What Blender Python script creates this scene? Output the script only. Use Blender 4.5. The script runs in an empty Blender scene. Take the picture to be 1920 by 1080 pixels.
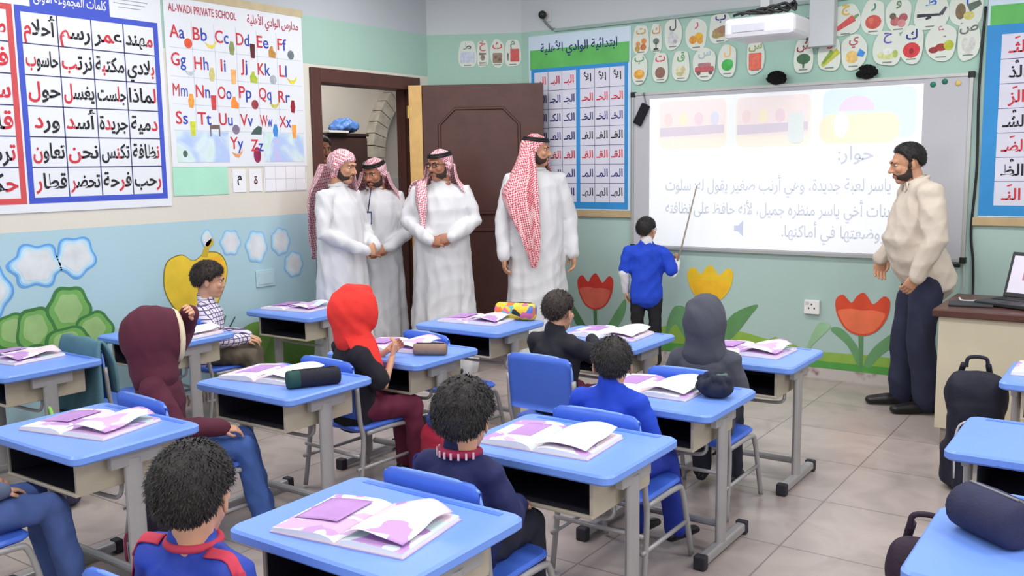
import bpy, bmesh, math, random
import numpy as np
from mathutils import Vector, Matrix
from mathutils.bvhtree import BVHTree
from mathutils.geometry import tessellate_polygon
random.seed(7)
SC = bpy.context.scene
COL = SC.collection

# ---------------------------------------------------------------- camera, world, lights, exposure
cam_data = bpy.data.cameras.new('camera')
cam_data.sensor_width = 36.0
cam_data.lens = 36.0 * 1752.84 / 1920.0
cam_data.clip_start = 0.05
cam = bpy.data.objects.new('camera', cam_data)
COL.objects.link(cam)
YAW, PITCH, ROLL = 0.60946, 0.1302, 0.013887
_f = Vector((-math.sin(YAW)*math.cos(PITCH), math.cos(YAW)*math.cos(PITCH), -math.sin(PITCH)))
_r = Vector((math.cos(YAW), math.sin(YAW), 0.0))
_d = _f.cross(_r)
_c, _s = math.cos(ROLL), math.sin(ROLL)
_right, _down = _c*_r + _s*_d, -_s*_r + _c*_d
cam.matrix_world = Matrix(((_right.x, -_down.x, -_f.x, 0.0), (_right.y, -_down.y, -_f.y, 0.0),
                           (_right.z, -_down.z, -_f.z, 1.55), (0, 0, 0, 1)))
SC.camera = cam

world = bpy.data.worlds.new('world')
SC.world = world
world.use_nodes = True
world.node_tree.nodes['Background'].inputs[0].default_value = (0.80, 0.88, 1.0, 1)
world.node_tree.nodes['Background'].inputs[1].default_value = 0.30

def area(name, loc, rot, sx, sy, power, color=(1, 1, 1)):
    l = bpy.data.lights.new(name, 'AREA')
    l.shape = 'RECTANGLE'; l.size = sx; l.size_y = sy; l.energy = power; l.color = color
    o = bpy.data.objects.new(name, l); COL.objects.link(o)
    o.location = loc; o.rotation_euler = rot
    return o
# fluorescent ceiling battens (two rows), unseen cool fills added at the solid back and right walls, corridor lamp
for lx in (-3.9, -1.7, 0.6):
    for ly in (0.6, 3.0, 5.0):
        area('ceiling_lamp', (lx, ly, 3.12), (0, 0, 0), 1.25, 0.35, 40, (1.0, 0.98, 0.95))
area('cool_fill', (2.30, 2.0, 1.9), (0, math.radians(90), 0), 1.5, 4.0, 60, (0.88, 0.94, 1.0))
area('cool_fill', (-0.5, -2.2, 1.9), (math.radians(90), 0, 0), 4.0, 1.5, 65, (0.88, 0.94, 1.0))
area('corridor_lamp', (-6.5, 6.8, 2.95), (0, 0, 0), 0.6, 1.8, 55, (1.0, 0.97, 0.92))

vs = SC.view_settings
vs.view_transform = 'Standard'; vs.look = 'None'; vs.exposure = -0.5; vs.gamma = 1.0
vs.use_curve_mapping = False

# ---------------------------------------------------------------- materials
def lin(c):
    out = []
    for v in c:
        v = v/255.0
        out.append(v/12.92 if v <= 0.04045 else ((v+0.055)/1.055)**2.4)
    return tuple(out)
MATS = {}
def mat(name, rgb, rough=0.6, var=0.06, scale=6.0, bump=0.0, bscale=60.0, metallic=0.0, emit=0.0, spec=0.4, sheen=0.0):
    if name in MATS: return MATS[name]
    m = bpy.data.materials.new(name); m.use_nodes = True
    nt = m.node_tree; b = nt.nodes['Principled BSDF']
    c = lin(rgb)
    b.inputs['Roughness'].default_value = rough
    b.inputs['Metallic'].default_value = metallic
    b.inputs['Specular IOR Level'].default_value = spec
    if sheen: b.inputs['Sheen Weight'].default_value = sheen
    tc = nt.nodes.new('ShaderNodeTexCoord')
    if var > 0:
        n = nt.nodes.new('ShaderNodeTexNoise'); n.inputs['Scale'].default_value = scale; n.inputs['Detail'].default_value = 3
        r = nt.nodes.new('ShaderNodeValToRGB')
        r.color_ramp.elements[0].position = 0.3; r.color_ramp.elements[1].position = 0.7
        r.color_ramp.elements[0].color = tuple(max(0, x*(1-var)) for x in c)+(1,)
        r.color_ramp.elements[1].color = tuple(min(1, x*(1+var)) for x in c)+(1,)
        nt.links.new(tc.outputs['Object'], n.inputs['Vector']); nt.links.new(n.outputs['Fac'], r.inputs['Fac'])
        nt.links.new(r.outputs['Color'], b.inputs['Base Color'])
    else:
        b.inputs['Base Color'].default_value = c+(1,)
    if bump > 0:
        n2 = nt.nodes.new('ShaderNodeTexNoise'); n2.inputs['Scale'].default_value = bscale; n2.inputs['Detail'].default_value = 4
        bp = nt.nodes.new('ShaderNodeBump'); bp.inputs['Strength'].default_value = bump; bp.inputs['Distance'].default_value = 0.01
        nt.links.new(tc.outputs['Object'], n2.inputs['Vector']); nt.links.new(n2.outputs['Fac'], bp.inputs['Height'])
        nt.links.new(bp.outputs['Normal'], b.inputs['Normal'])
    if emit > 0:
        b.inputs['Emission Color'].default_value = c+(1,); b.inputs['Emission Strength'].default_value = emit
    MATS[name] = m
    return m

def node_mat(name, rough=0.6):
    m = bpy.data.materials.new(name); m.use_nodes = True
    MATS[name] = m
    b = m.node_tree.nodes['Principled BSDF']; b.inputs['Roughness'].default_value = rough
    b.inputs['Specular IOR Level'].default_value = 0.35
    return m, m.node_tree, b

def ramp(nt, stops, const=False):
    r = nt.nodes.new('ShaderNodeValToRGB'); cr = r.color_ramp
    if const: cr.interpolation = 'CONSTANT'
    while len(cr.elements) < len(stops): cr.elements.new(0.5)
    for e, (p, c) in zip(cr.elements, stops):
        e.position = p; e.color = lin(c)+(1,)
    return r

def checker_mat(name, c1, c2, scale, stretch=(1, 1, 1), line=None, rough=0.8):
    """woven two-colour cloth in object space"""
    if name in MATS: return MATS[name]
    m, nt, b = node_mat(name, rough)
    tc = nt.nodes.new('ShaderNodeTexCoord'); mp = nt.nodes.new('ShaderNodeMapping'); mp.inputs['Scale'].default_value = stretch
    mp.inputs['Rotation'].default_value = (0.3, 0.5, 0.6)
    ck = nt.nodes.new('ShaderNodeTexChecker'); ck.inputs['Scale'].default_value = scale
    ck.inputs['Color1'].default_value = lin(c1)+(1,); ck.inputs['Color2'].default_value = lin(c2)+(1,)
    nt.links.new(tc.outputs['Object'], mp.inputs['Vector']); nt.links.new(mp.outputs['Vector'], ck.inputs['Vector'])
    nt.links.new(ck.outputs['Color'], b.inputs['Base Color'])
    return m

# ---------------------------------------------------------------- mesh building
def link(o, parent=None):
    COL.objects.link(o)
    if parent is not None: o.parent = parent
    return o
def mesh_obj(name, verts, faces, m, parent=None, smooth=False, midx=None, loc=None, rot=None):
    me = bpy.data.meshes.new(name)
    me.from_pydata([tuple(v) for v in verts], [], [tuple(f) for f in faces])
    ms = m if isinstance(m, (list, tuple)) else [m]
    for x in ms: me.materials.append(x)
    if midx is not None: me.polygons.foreach_set('material_index', np.array(midx, dtype=np.int32))
    if smooth: me.polygons.foreach_set('use_smooth', np.ones(len(me.polygons), dtype=bool))
    me.update()
    o = link(bpy.data.objects.new(name, me), parent)
    if loc is not None: o.location = loc
    if rot is not None: o.rotation_euler = rot
    return o
def tag(o, label, cat, group=None):
    o['label'] = label; o['category'] = cat
    if group: o['group'] = group
    return o
def structure(o):
    o['kind'] = 'structure'
    return o
def thing(name, label, cat, loc=(0, 0, 0), rz=0.0, group=None):
    o = bpy.data.objects.new(name, None); COL.objects.link(o)
    o.empty_display_size = 0.05
    o.location = loc; o.rotation_euler = (0, 0, rz)
    return tag(o, label, cat, group)
def copy_tree(o, parent=None):
    c = o.copy(); COL.objects.link(c)
    if parent is not None: c.parent = parent
    for ch in list(o.children): copy_tree(ch, c)
    return c

class MB:
    """collects shapes for ONE mesh"""
    def __init__(s): s.v = []; s.f = []; s.m = []; s.cur = 0
    def add(s, v, f):
        n = len(s.v); s.v += [Vector(x) for x in v]; s.f += [tuple(i+n for i in q) for q in f]; s.m += [s.cur]*len(f)
        return s
    def box(s, x0, x1, y0, y1, z0, z1, bev=0.0):
        if bev <= 0:
            return s.add([(x0,y0,z0),(x1,y0,z0),(x1,y1,z0),(x0,y1,z0),(x0,y0,z1),(x1,y0,z1),(x1,y1,z1),(x0,y1,z1)],
                         [(0,3,2,1),(4,5,6,7),(0,1,5,4),(1,2,6,5),(2,3,7,6),(3,0,4,7)])
        bm = bmesh.new(); bmesh.ops.create_cube(bm, size=1)
        for v in bm.verts:
            v.co = Vector(((x0+x1)/2+v.co.x*(x1-x0), (y0+y1)/2+v.co.y*(y1-y0), (z0+z1)/2+v.co.z*(z1-z0)))
        bmesh.ops.bevel(bm, geom=list(bm.edges), offset=bev, segments=2, affect='EDGES', profile=0.5)
        s.addbm(bm); return s
    def addbm(s, bm):
        bm.verts.index_update()
        s.add([v.co.copy() for v in bm.verts], [[v.index for v in f.verts] for f in bm.faces]); bm.free()
    def tube(s, pts, r, n=8, closed=False):
        pts = [Vector(p) for p in pts]; rs = r if isinstance(r, (list, tuple)) else [r]*len(pts)
        V = []; F = []; N = len(pts); ref = None
        for i, p in enumerate(pts):
            a = pts[(i-1) % N] if (closed or i > 0) else p
            b = pts[(i+1) % N] if (closed or i < N-1) else p
            t = (b-a).normalized()
            if ref is None:
                ref = Vector((0,0,1)) if abs(t.z) < 0.9 else Vector((1,0,0))
            u = (ref-t*ref.dot(t)).normalized(); ref = u; w = t.cross(u)
            for k in range(n):
                q = 2*math.pi*k/n
                V.append(p+(u*math.cos(q)+w*math.sin(q))*rs[i])
        for i in range(N if closed else N-1):
            j = (i+1) % N
            for k in range(n):
                l = (k+1) % n
                F.append((i*n+k, i*n+l, j*n+l, j*n+k))
        if not closed:
            F.append(tuple(range(n-1, -1, -1))); F.append(tuple((N-1)*n+k for k in range(n)))
        return s.add(V, F)
    def prism(s, outline, axis, a, b):
        """outline of 2D points extruded along an axis ('x','y','z') from a to b"""
        def P(u, v, w):
            return {'z': (u, v, w), 'y': (u, w, v), 'x': (w, u, v)}[axis]
        n = len(outline); V = [P(u, v, a) for u, v in outline]+[P(u, v, b) for u, v in outline]
        tri = tessellate_polygon([[Vector((u, v, 0)) for u, v in outline]])
        F = [tuple(t) for t in tri]+[tuple(i+n for i in reversed(t)) for t in tri]
        F += [(i, (i+1) % n, (i+1) % n+n, i+n) for i in range(n)]
        return s.add(V, F)
    def lathe(s, prof, c=(0, 0, 0), n=20):
        V = []; F = []
        for r, z in prof:
            for k in range(n):
                a = 2*math.pi*k/n; V.append((c[0]+r*math.cos(a), c[1]+r*math.sin(a), c[2]+z))
        for i in range(len(prof)-1):
            for k in range(n):
                l = (k+1) % n; F.append((i*n+k, i*n+l, (i+1)*n+l, (i+1)*n+k))
        F.append(tuple(range(n-1, -1, -1))); F.append(tuple((len(prof)-1)*n+k for k in range(n)))
        return s.add(V, F)
    def ell(s, c, r, M=None, sub=3):
        bm = bmesh.new(); bmesh.ops.create_icosphere(bm, subdivisions=sub, radius=1)
        for v in bm.verts:
            p = Vector((v.co.x*r[0], v.co.y*r[1], v.co.z*r[2]))
            v.co = Vector(c)+((M @ p) if M is not None else p)
        s.addbm(bm); return s
    def limb(s, pts, radii, side=(1, 0, 0), n=16):
        """rounded tapered limb through pts; radii scalar or (a along side, b across)"""
        pts = [Vector(p) for p in pts]; R = [(r, r) if not isinstance(r, (tuple, list)) else r for r in radii]
        side = Vector(side); rings = []; N = len(pts)
        tg = [((pts[min(i+1, N-1)]-pts[max(i-1, 0)]).normalized()) for i in range(N)]
        def ring(p, t, a, b):
            u = side-t*side.dot(t)
            if u.length < 1e-3: u = Vector((0, 1, 0))-t*t.y
            u.normalize(); w = t.cross(u)
            return [p+u*(a*math.cos(2*math.pi*k/n))+w*(b*math.sin(2*math.pi*k/n)) for k in range(n)]
        for q in (80, 55, 28):
            sn, cs = math.sin(math.radians(q)), math.cos(math.radians(q)); m = min(R[0])
            rings.append(ring(pts[0]-tg[0]*m*sn, tg[0], R[0][0]*cs, R[0][1]*cs))
        for p, t, (a, b) in zip(pts, tg, R): rings.append(ring(p, t, a, b))
        for q in (28, 55, 80):
            sn, cs = math.sin(math.radians(q)), math.cos(math.radians(q)); m = min(R[-1])
            rings.append(ring(pts[-1]+tg[-1]*m*sn, tg[-1], R[-1][0]*cs, R[-1][1]*cs))
        V = [v for r in rings for v in r]; F = []
        for i in range(len(rings)-1):
            for k in range(n):
                l = (k+1) % n; F.append((i*n+k, i*n+l, (i+1)*n+l, (i+1)*n+k))
        F.append(tuple(range(n-1, -1, -1))); F.append(tuple((len(rings)-1)*n+k for k in range(n)))
        return s.add(V, F)
    def xform(s, M):
        s.v = [M @ v for v in s.v]; return s
    def merge(s, o, M=None):
        s.add([(M @ v) if M is not None else v for v in o.v], o.f); return s
    def build(s, name, m, parent=None, smooth=False, loc=None, rot=None):
        return mesh_obj(name, s.v, s.f, m, parent, smooth, s.m if isinstance(m, (list, tuple)) else None, loc, rot)

def remesh(mb, voxel, sm=4, disp=None):
    """one continuous skin around overlapping volumes"""
    me = bpy.data.meshes.new('tmp'); me.from_pydata([tuple(v) for v in mb.v], [], mb.f)
    o = bpy.data.objects.new('tmp', me); COL.objects.link(o)
    r = o.modifiers.new('r', 'REMESH'); r.mode = 'VOXEL'; r.voxel_size = voxel
    if sm:
        k = o.modifiers.new('s', 'SMOOTH'); k.factor = 0.5; k.iterations = sm
    dg = bpy.context.evaluated_depsgraph_get()
    out = bpy.data.meshes.new_from_object(o.evaluated_get(dg))
    bpy.data.objects.remove(o); bpy.data.meshes.remove(me)
    n = len(out.vertices); co = np.empty(n*3, dtype=np.float32); out.vertices.foreach_get('co', co); co = co.reshape(-1, 3).astype(float)
    if disp is not None:
        no = np.empty(n*3, dtype=np.float32); out.vertices.foreach_get('normal', no); no = no.reshape(-1, 3).astype(float)
        co = co+no*disp(co)[:, None]
    F = [tuple(p.vertices) for p in out.polygons]
    bpy.data.meshes.remove(out)
    res = MB(); res.v = [Vector(c) for c in co]; res.f = F; res.m = [0]*len(F)
    return res

def wrinkle(amp, freq, seed, zmul=0.6):
    """soft cloth creases: a few random plane waves"""
    rng = np.random.RandomState(seed)
    W = [(rng.normal(size=3)*np.array([1, 1, zmul]), rng.rand()*6.28, 0.6+rng.rand()) for _ in range(7)]
    def fn(co):
        a = np.zeros(len(co))
        for d, ph, k in W:
            d = d/np.linalg.norm(d)
            s_ = np.sin(co @ (d*freq*k)+ph+1.3*np.sin(co @ (d[[1, 2, 0]]*freq*0.5)))
            a += .5*s_+.9*(1-2.2*np.abs(s_))
        return amp*a/3.0
    return fn
def catmull(P, n, closed=False):
    P = [Vector(p) for p in P]; N = len(P); out = []
    segs = N if closed else N-1
    for i in range(segs):
        p0 = P[(i-1) % N] if closed else P[max(i-1, 0)]; p1 = P[i]; p2 = P[(i+1) % N]
        p3 = P[(i+2) % N] if closed else P[min(i+2, N-1)]
        for k in range(n):
            t = k/n
            out.append(0.5*((2*p1)+(p2-p0)*t+(2*p0-5*p1+4*p2-p3)*t*t+(3*p1-p0-3*p2+p3)*t**3))
    if not closed: out.append(P[-1])
    return out
def sheet(rows, nu, nv, thick, fold=None):
    """smooth cloth through rows of control points, with thickness"""
    R = [catmull(r, nu) for r in rows]
    cols = [catmull([r[i] for r in R], nv) for i in range(len(R[0]))]
    G = np.array([[tuple(p) for p in c] for c in cols])     # [u][v]
    du = np.gradient(G, axis=0); dv = np.gradient(G, axis=1)
    no = np.cross(du, dv); no /= (np.linalg.norm(no, axis=2, keepdims=True)+1e-9)
    U, Vn = G.shape[:2]
    if fold is not None:
        uu, vv = np.meshgrid(np.linspace(0, 1, U), np.linspace(0, 1, Vn), indexing='ij')
        G = G+no*fold(uu, vv)[..., None]
    A = G+no*thick/2; B = G-no*thick/2
    V = [tuple(p) for p in A.reshape(-1, 3)]+[tuple(p) for p in B.reshape(-1, 3)]
    F = []; o = U*Vn
    for i in range(U-1):
        for j in range(Vn-1):
            a, b, c, d = i*Vn+j, (i+1)*Vn+j, (i+1)*Vn+j+1, i*Vn+j+1
            F += [(a, b, c, d), (o+d, o+c, o+b, o+a)]
    edge = [(i*Vn, (i+1)*Vn) for i in range(U-1)]+[((i+1)*Vn+Vn-1, i*Vn+Vn-1) for i in range(U-1)]
    edge += [(j+1, j) for j in range(Vn-1)]+[((U-1)*Vn+j, (U-1)*Vn+j+1) for j in range(Vn-1)]
    F += [(a, a+o, b+o, b) for a, b in edge]
    mb = MB(); mb.add(V, F); return mb

# ---------------------------------------------------------------- Arabic shaping and lettering
_two = 'اأإآدذرزوةىؤ'
_base = {'ء':0xFE80,'آ':0xFE81,'أ':0xFE83,'ؤ':0xFE85,'إ':0xFE87,'ئ':0xFE89,'ا':0xFE8D,'ب':0xFE8F,'ة':0xFE93,'ت':0xFE95,'ث':0xFE99,'ج':0xFE9D,
 'ح':0xFEA1,'خ':0xFEA5,'د':0xFEA9,'ذ':0xFEAB,'ر':0xFEAD,'ز':0xFEAF,'س':0xFEB1,'ش':0xFEB5,'ص':0xFEB9,'ض':0xFEBD,'ط':0xFEC1,'ظ':0xFEC5,
 'ع':0xFEC9,'غ':0xFECD,'ف':0xFED1,'ق':0xFED5,'ك':0xFED9,'ل':0xFEDD,'م':0xFEE1,'ن':0xFEE5,'ه':0xFEE9,'و':0xFEED,'ى':0xFEEF,'ي':0xFEF1}
def shape_ar(s):
    """visual-order glyphs; also the source index of every glyph"""
    out = []
    for i, ch in enumerate(s):
        if ch not in _base: out.append((ch, i)); continue
        prev = i > 0 and (s[i-1] in _base or s[i-1] == 'ـ') and s[i-1] not in _two and s[i-1] != 'ء'
        nxt = i+1 < len(s) and (s[i+1] in _base or s[i+1] == 'ـ') and s[i+1] != 'ء' and ch not in _two and ch != 'ء'
        if ch in 'اأ' and i > 0 and s[i-1] == 'ل' and out and out[-1][0] in (chr(0xFEDF), chr(0xFEE0)):
            fin = out[-1][0] == chr(0xFEE0)
            out[-1] = (chr((0xFEFB if ch == 'ا' else 0xFEF7)+(1 if fin else 0)), i-1); continue
        b = _base[ch]
        out.append((chr(b+(3 if prev and nxt else 1 if prev else 2 if nxt else 0)), i))
    out.reverse()
    return ''.join(c for c, _ in out), [i for _, i in out]
_txt = {}
def text_geo(s, bold, reds):
    key = (s, bold, reds)
    if key in _txt: return _txt[key]
    if any('\u0600' <= c <= '\u06ff' for c in s): vis, src = shape_ar(s)
    else: vis, src = s, list(range(len(s)))
    c = bpy.data.curves.new('t', 'FONT'); c.body = vis; c.size = 1.0; c.offset = bold; c.resolution_u = 3
    dm = [bpy.data.materials.new('x'), bpy.data.materials.new('y')]
    for m in dm: c.materials.append(m)
    for k, i in enumerate(src):
        c.body_format[k].material_index = 1 if (reds and i in reds) else 0
    o = bpy.data.objects.new('t', c); COL.objects.link(o)
    dg = bpy.context.evaluated_depsgraph_get()
    me = bpy.data.meshes.new_from_object(o.evaluated_get(dg))
    V = [v.co.copy() for v in me.vertices]; F = [tuple(p.vertices) for p in me.polygons]; I = [p.material_index for p in me.polygons]
    bpy.data.objects.remove(o); bpy.data.curves.remove(c); bpy.data.meshes.remove(me)
    for m in dm: bpy.data.materials.remove(m)
    if V:
        x0 = min(v.x for v in V); x1 = max(v.x for v in V); y0 = min(v.y for v in V); y1 = max(v.y for v in V)
    else: x0 = x1 = y0 = y1 = 0
    _txt[key] = (V, F, I, (x0, x1, y0, y1)); return _txt[key]
def lettering(items, depth, mats, name, parent):
    """items: (string, u, z, height-size, anchor 'c'/'l'/'r', colour index, red letters or None, red index, bold, max width)"""
    mb = MB()
    for it in items:
        s, u, z, size, anc, ci = it[:6]
        reds = it[6] if len(it) > 6 else None; ri = it[7] if len(it) > 7 else ci
        bold = it[8] if len(it) > 8 else 0.012; mw = it[9] if len(it) > 9 else None
        V, F, I, (x0, x1, y0, y1) = text_geo(s, bold, reds)
        if not V: continue
        sx = size
        if mw and (x1-x0)*size > mw: sx = mw/(x1-x0)
        ox = {'c': -(x0+x1)/2, 'l': -x0, 'r': -x1}[anc]; oz = -0.25 if anc != 'c' else -(y0+y1)/2 if len(s) <= 2 else -0.26
        n = len(mb.v)
        mb.v += [Vector((u+(v.x+ox)*sx, -depth, z+(v.y+oz)*size)) for v in V]
        mb.f += [tuple(i+n for i in f) for f in F]; mb.m += [ri if i else ci for i in I]
    return mb.build(name, mats, parent)

# ---------------------------------------------------------------- the room
def band_mat(name, stops, rough=0.75):
    """painted wall with horizontal colour bands (z in metres / 4)"""
    m, nt, b = node_mat(name, rough)
    tc = nt.nodes.new('ShaderNodeTexCoord'); sp = nt.nodes.new('ShaderNodeSeparateXYZ'); mu = nt.nodes.new('ShaderNodeMath')
    mu.operation = 'MULTIPLY'; mu.inputs[1].default_value = 0.25
    nt.links.new(tc.outputs['Object'], sp.inputs['Vector']); nt.links.new(sp.outputs['Z'], mu.inputs[0])
    r = ramp(nt, [(z/4.0, c) for z, c in stops], const=True)
    nt.links.new(mu.outputs[0], r.inputs['Fac'])
    n = nt.nodes.new('ShaderNodeTexNoise'); n.inputs['Scale'].default_value = 2.0; n.inputs['Detail'].default_value = 4
    mx = nt.nodes.new('ShaderNodeMix'); mx.data_type = 'RGBA'; mx.blend_type = 'MULTIPLY'; mx.inputs[0].default_value = 0.10
    nt.links.new(tc.outputs['Object'], n.inputs['Vector'])
    nt.links.new(r.outputs['Color'], mx.inputs[6]); nt.links.new(n.outputs['Fac'], mx.inputs[7])
    nt.links.new(mx.outputs[2], b.inputs['Base Color'])
    bp = nt.nodes.new('ShaderNodeBump'); bp.inputs['Strength'].default_value = 0.08
    n2 = nt.nodes.new('ShaderNodeTexNoise'); n2.inputs['Scale'].default_value = 90
    nt.links.new(tc.outputs['Object'], n2.inputs['Vector']); nt.links.new(n2.outputs['Fac'], bp.inputs['Height']); nt.links.new(bp.outputs['Normal'], b.inputs['Normal'])
    return m
M_left = band_mat('left_wall_paint', [(0, (176, 208, 218)), (1.217, (222, 218, 206)), (2.31, (168, 202, 190)), (2.65, (190, 197, 203))])  # top white band greyed in the colour for the weaker light up there
M_front = band_mat('front_wall_paint', [(0, (176, 202, 196)), (2.05, (168, 204, 190)), (2.65, (204, 210, 214))])
M_plain = mat('cream_wall_paint', (214, 212, 204), 0.8, 0.04, 2.0)
M_ceil = mat('white_ceiling_paint', (225, 226, 226), 0.9, 0.02)

# floor: large marble-look tiles
m_floor, nt, b = node_mat('marble_floor_tiles', 0.28)
tc = nt.nodes.new('ShaderNodeTexCoord')
br = nt.nodes.new('ShaderNodeTexBrick'); br.offset = 0.0
br.inputs['Scale'].default_value = 1.0; br.inputs['Mortar Size'].default_value = 0.004
br.inputs['Brick Width'].default_value = 0.6; br.inputs['Row Height'].default_value = 0.6
br.inputs['Color1'].default_value = lin((186, 176, 172))+(1,); br.inputs['Color2'].default_value = lin((178, 168, 166))+(1,)
br.inputs['Mortar'].default_value = lin((140, 130, 130))+(1,)
nz = nt.nodes.new('ShaderNodeTexNoise'); nz.inputs['Scale'].default_value = 3.5; nz.inputs['Detail'].default_value = 8; nz.inputs['Distortion'].default_value = 1.2
rp = ramp(nt, [(0.3, (170, 158, 154)), (0.55, (236, 228, 222)), (0.75, (200, 190, 186))])
mx = nt.nodes.new('ShaderNodeMix'); mx.data_type = 'RGBA'; mx.blend_type = 'MULTIPLY'; mx.inputs[0].default_value = 0.45
nt.links.new(tc.outputs['Object'], br.inputs['Vector']); nt.links.new(tc.outputs['Object'], nz.inputs['Vector'])
nt.links.new(nz.outputs['Fac'], rp.inputs['Fac']); nt.links.new(br.outputs['Color'], mx.inputs[6]); nt.links.new(rp.outputs['Color'], mx.inputs[7])
nt.links.new(mx.outputs[2], b.inputs['Base Color'])

LX, FY, RX, BY, CZ = -5.23, 6.68, 2.45, -2.4, 3.2
structure(MB().box(-8.2, RX+0.15, BY-0.15, 11.0, -0.12, 0).build('floor', m_floor))
structure(MB().box(-8.2, RX+0.15, BY-0.15, 11.0, CZ, CZ+0.12).build('ceiling', M_ceil))
DY0, DY1, DZ = 4.99, 6.08, 2.21          # door opening
wl = MB().box(LX-0.15, LX, BY-0.15, DY0, 0, CZ).box(LX-0.15, LX, DY1, 6.83, 0, CZ).box(LX-0.15, LX, DY0, DY1, DZ, CZ)
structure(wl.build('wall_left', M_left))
structure(MB().box(-4.53, RX+0.15, FY, FY+0.15, 0, CZ).build('wall_front', M_front))
structure(MB().prism([(-5.23, 6.28), (-4.53, 6.68), (-4.53, 6.83), (-5.23, 6.83)], 'z', 0, CZ).build('wall_corner', M_front))
structure(MB().box(RX, RX+0.15, BY-0.15, FY, 0, CZ).build('wall_right', M_plain))
structure(MB().box(-5.23, RX, BY-0.15, BY, 0, CZ).build('wall_back', M_plain))

# skirting tiles with a scroll pattern, front wall
m_sk, nt, b = node_mat('patterned_skirting_tile', 0.35)
tc = nt.nodes.new('ShaderNodeTexCoord'); wv = nt.nodes.new('ShaderNodeTexWave'); wv.wave_type = 'RINGS'
wv.inputs['Scale'].default_value = 9; wv.inputs['Distortion'].default_value = 6; wv.inputs['Detail'].default_value = 2
rp = ramp(nt, [(0.25, (196, 190, 184)), (0.6, (176, 160, 158)), (0.85, (138, 116, 118))])
nt.links.new(tc.outputs['Object'], wv.inputs['Vector']); nt.links.new(wv.outputs['Fac'], rp.inputs['Fac']); nt.links.new(rp.outputs['Color'], b.inputs['Base Color'])
structure(MB().box(-4.53, RX, FY-0.012, FY, 0, 0.075).build('baseboard_front', m_sk))
structure(MB().box(LX, LX+0.012, BY, DY0-0.08, 0, 0.075).build('baseboard_left', m_sk))

# corridor beyond the door
structure(MB().box(-8.2, -7.6, 4.0, 11.0, 0, CZ).build('wall_corridor', mat('corridor_paint', (216, 208, 198), 0.8, 0.03, 2)))
structure(MB().box(-7.6, LX-0.15, 10.85, 11.0, 0, CZ).build('wall_corridor_end', MATS['corridor_paint']))
structure(MB().box(-7.6, LX-0.15, 3.85, 4.0, 0, CZ).build('wall_corridor_near', MATS['corridor_paint']))

# door 1: frame, open leaf
M_wood = mat('dark_brown_door_wood', (84, 53, 48), 0.35, 0.10, 7, 0.05, 30)
M_wood2 = mat('door_frame_wood', (84, 52, 47), 0.4, 0.10, 7)
M_edge = mat('pale_timber_edge', (226, 186, 120), 0.55, 0.08, 12)
dr = bpy.data.objects.new('door_1', None); COL.objects.link(dr); structure(dr)
dr.location = (LX, 5.52, 0)
fr = MB()
y0, y1 = DY0-5.52, DY1-5.52
fr.box(-0.17, 0.025, y0-0.07, y0+0.025, 0, 2.29, 0.006).box(-0.17, 0.025, y1-0.025, y1+0.07, 0, 2.29, 0.006)
fr.box(-0.17, 0.025, y0+0.025, y1-0.025, 2.185, 2.29, 0.006)
fr.box(-0.10, -0.06, y0+0.025, y0+0.04, 0, 2.185).box(-0.10, -0.06, y1-0.04, y1-0.025, 0, 2.185)
fr.build('door_frame', M_wood2, dr)
leaf = MB(); W = 1.0
leaf.box(0.0, W, 0, 0.05, 0.012, 2.215, 0.004)
lo = leaf.build('door_leaf', M_wood, dr); lo.location = (-5.08-LX, 6.02-5.52, 0); lo.rotation_euler = (0, 0, math.radians(29.7))
def oct_ring(x0, x1, z0, z1, c):
    return [(x0+c, z0), (x1-c, z0), (x1, z0+c), (x1, z1-c), (x1-c, z1), (x0+c, z1), (x0, z1-c), (x0, z0+c)]
for z0, z1 in ((1.16, 2.02), (0.16, 1.02)):
    mb = MB(); mb.tube([(u, -0.004, w) for u, w in oct_ring(0.14, 0.80, z0, z1, 0.13)], 0.013, 6, closed=True)
    mb.prism(oct_ring(0.155, 0.785, z0+0.015, z1-0.015, 0.125), 'y', -0.004, 0.0)
    mb.build('panel_moulding', M_wood, lo)
MB().box(-0.112, -0.004, -0.004, 0.036, 0.012, 2.215).build('timber_edge', M_edge, lo)
hd = MB().tube([(W-0.07, 0, 1.04), (W-0.07, -0.05, 1.04), (W-0.17, -0.055, 1.04)], 0.009)
hd.box(W-0.09, W-0.05, -0.006, 0, 0.96, 1.12, 0.002)
hd.build('handle', mat('brushed_metal', (170, 168, 164), 0.3, 0.03, metallic=0.9), lo)
hg = MB()
for z in (0.3, 1.25, 2.0): hg.tube([(-0.118, -0.01, z-0.05), (-0.118, -0.01, z+0.05)], 0.011)
hg.build('hinge', mat('brass', (190, 160, 90), 0.35, 0.03, metallic=0.8), lo)

# corridor things
M_cab = mat('cabinet_brown_wood', (74, 52, 48), 0.5, 0.1, 5)
cb = thing('cabinet', 'tall dark brown cabinet in the corridor seen through the open door', 'cabinet', (-7.35, 6.90, 0))
MB().box(-0.24, 0.24, -0.55, 0.58, 0.08, 1.88, 0.004).build('body', M_cab, cb)
MB().box(-0.22, 0.2, -0.53, 0.56, 0, 0.08).build('plinth', M_cab, cb)
MB().box(-0.245, 0.262, -0.57, 0.6, 1.88, 1.91, 0.004).build('top', mat('cabinet_top_wood', (60, 44, 42), 0.5, 0.1, 5), cb)
for a, c in ((-0.545, 0.012), (0.018, 0.575)):
    d = MB().box(0.241, 0.258, a, c, 0.1, 1.86, 0.003).build('door', M_cab, cb)
    yk = c-0.05 if a < -0.1 else a+0.05
    MB().tube([(0.258, yk, 0.98), (0.28, yk, 0.98), (0.28, yk, 1.1), (0.258, yk, 1.1)], 0.006).build('handle', MATS['brushed_metal'], d)
bag = MB()
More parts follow.
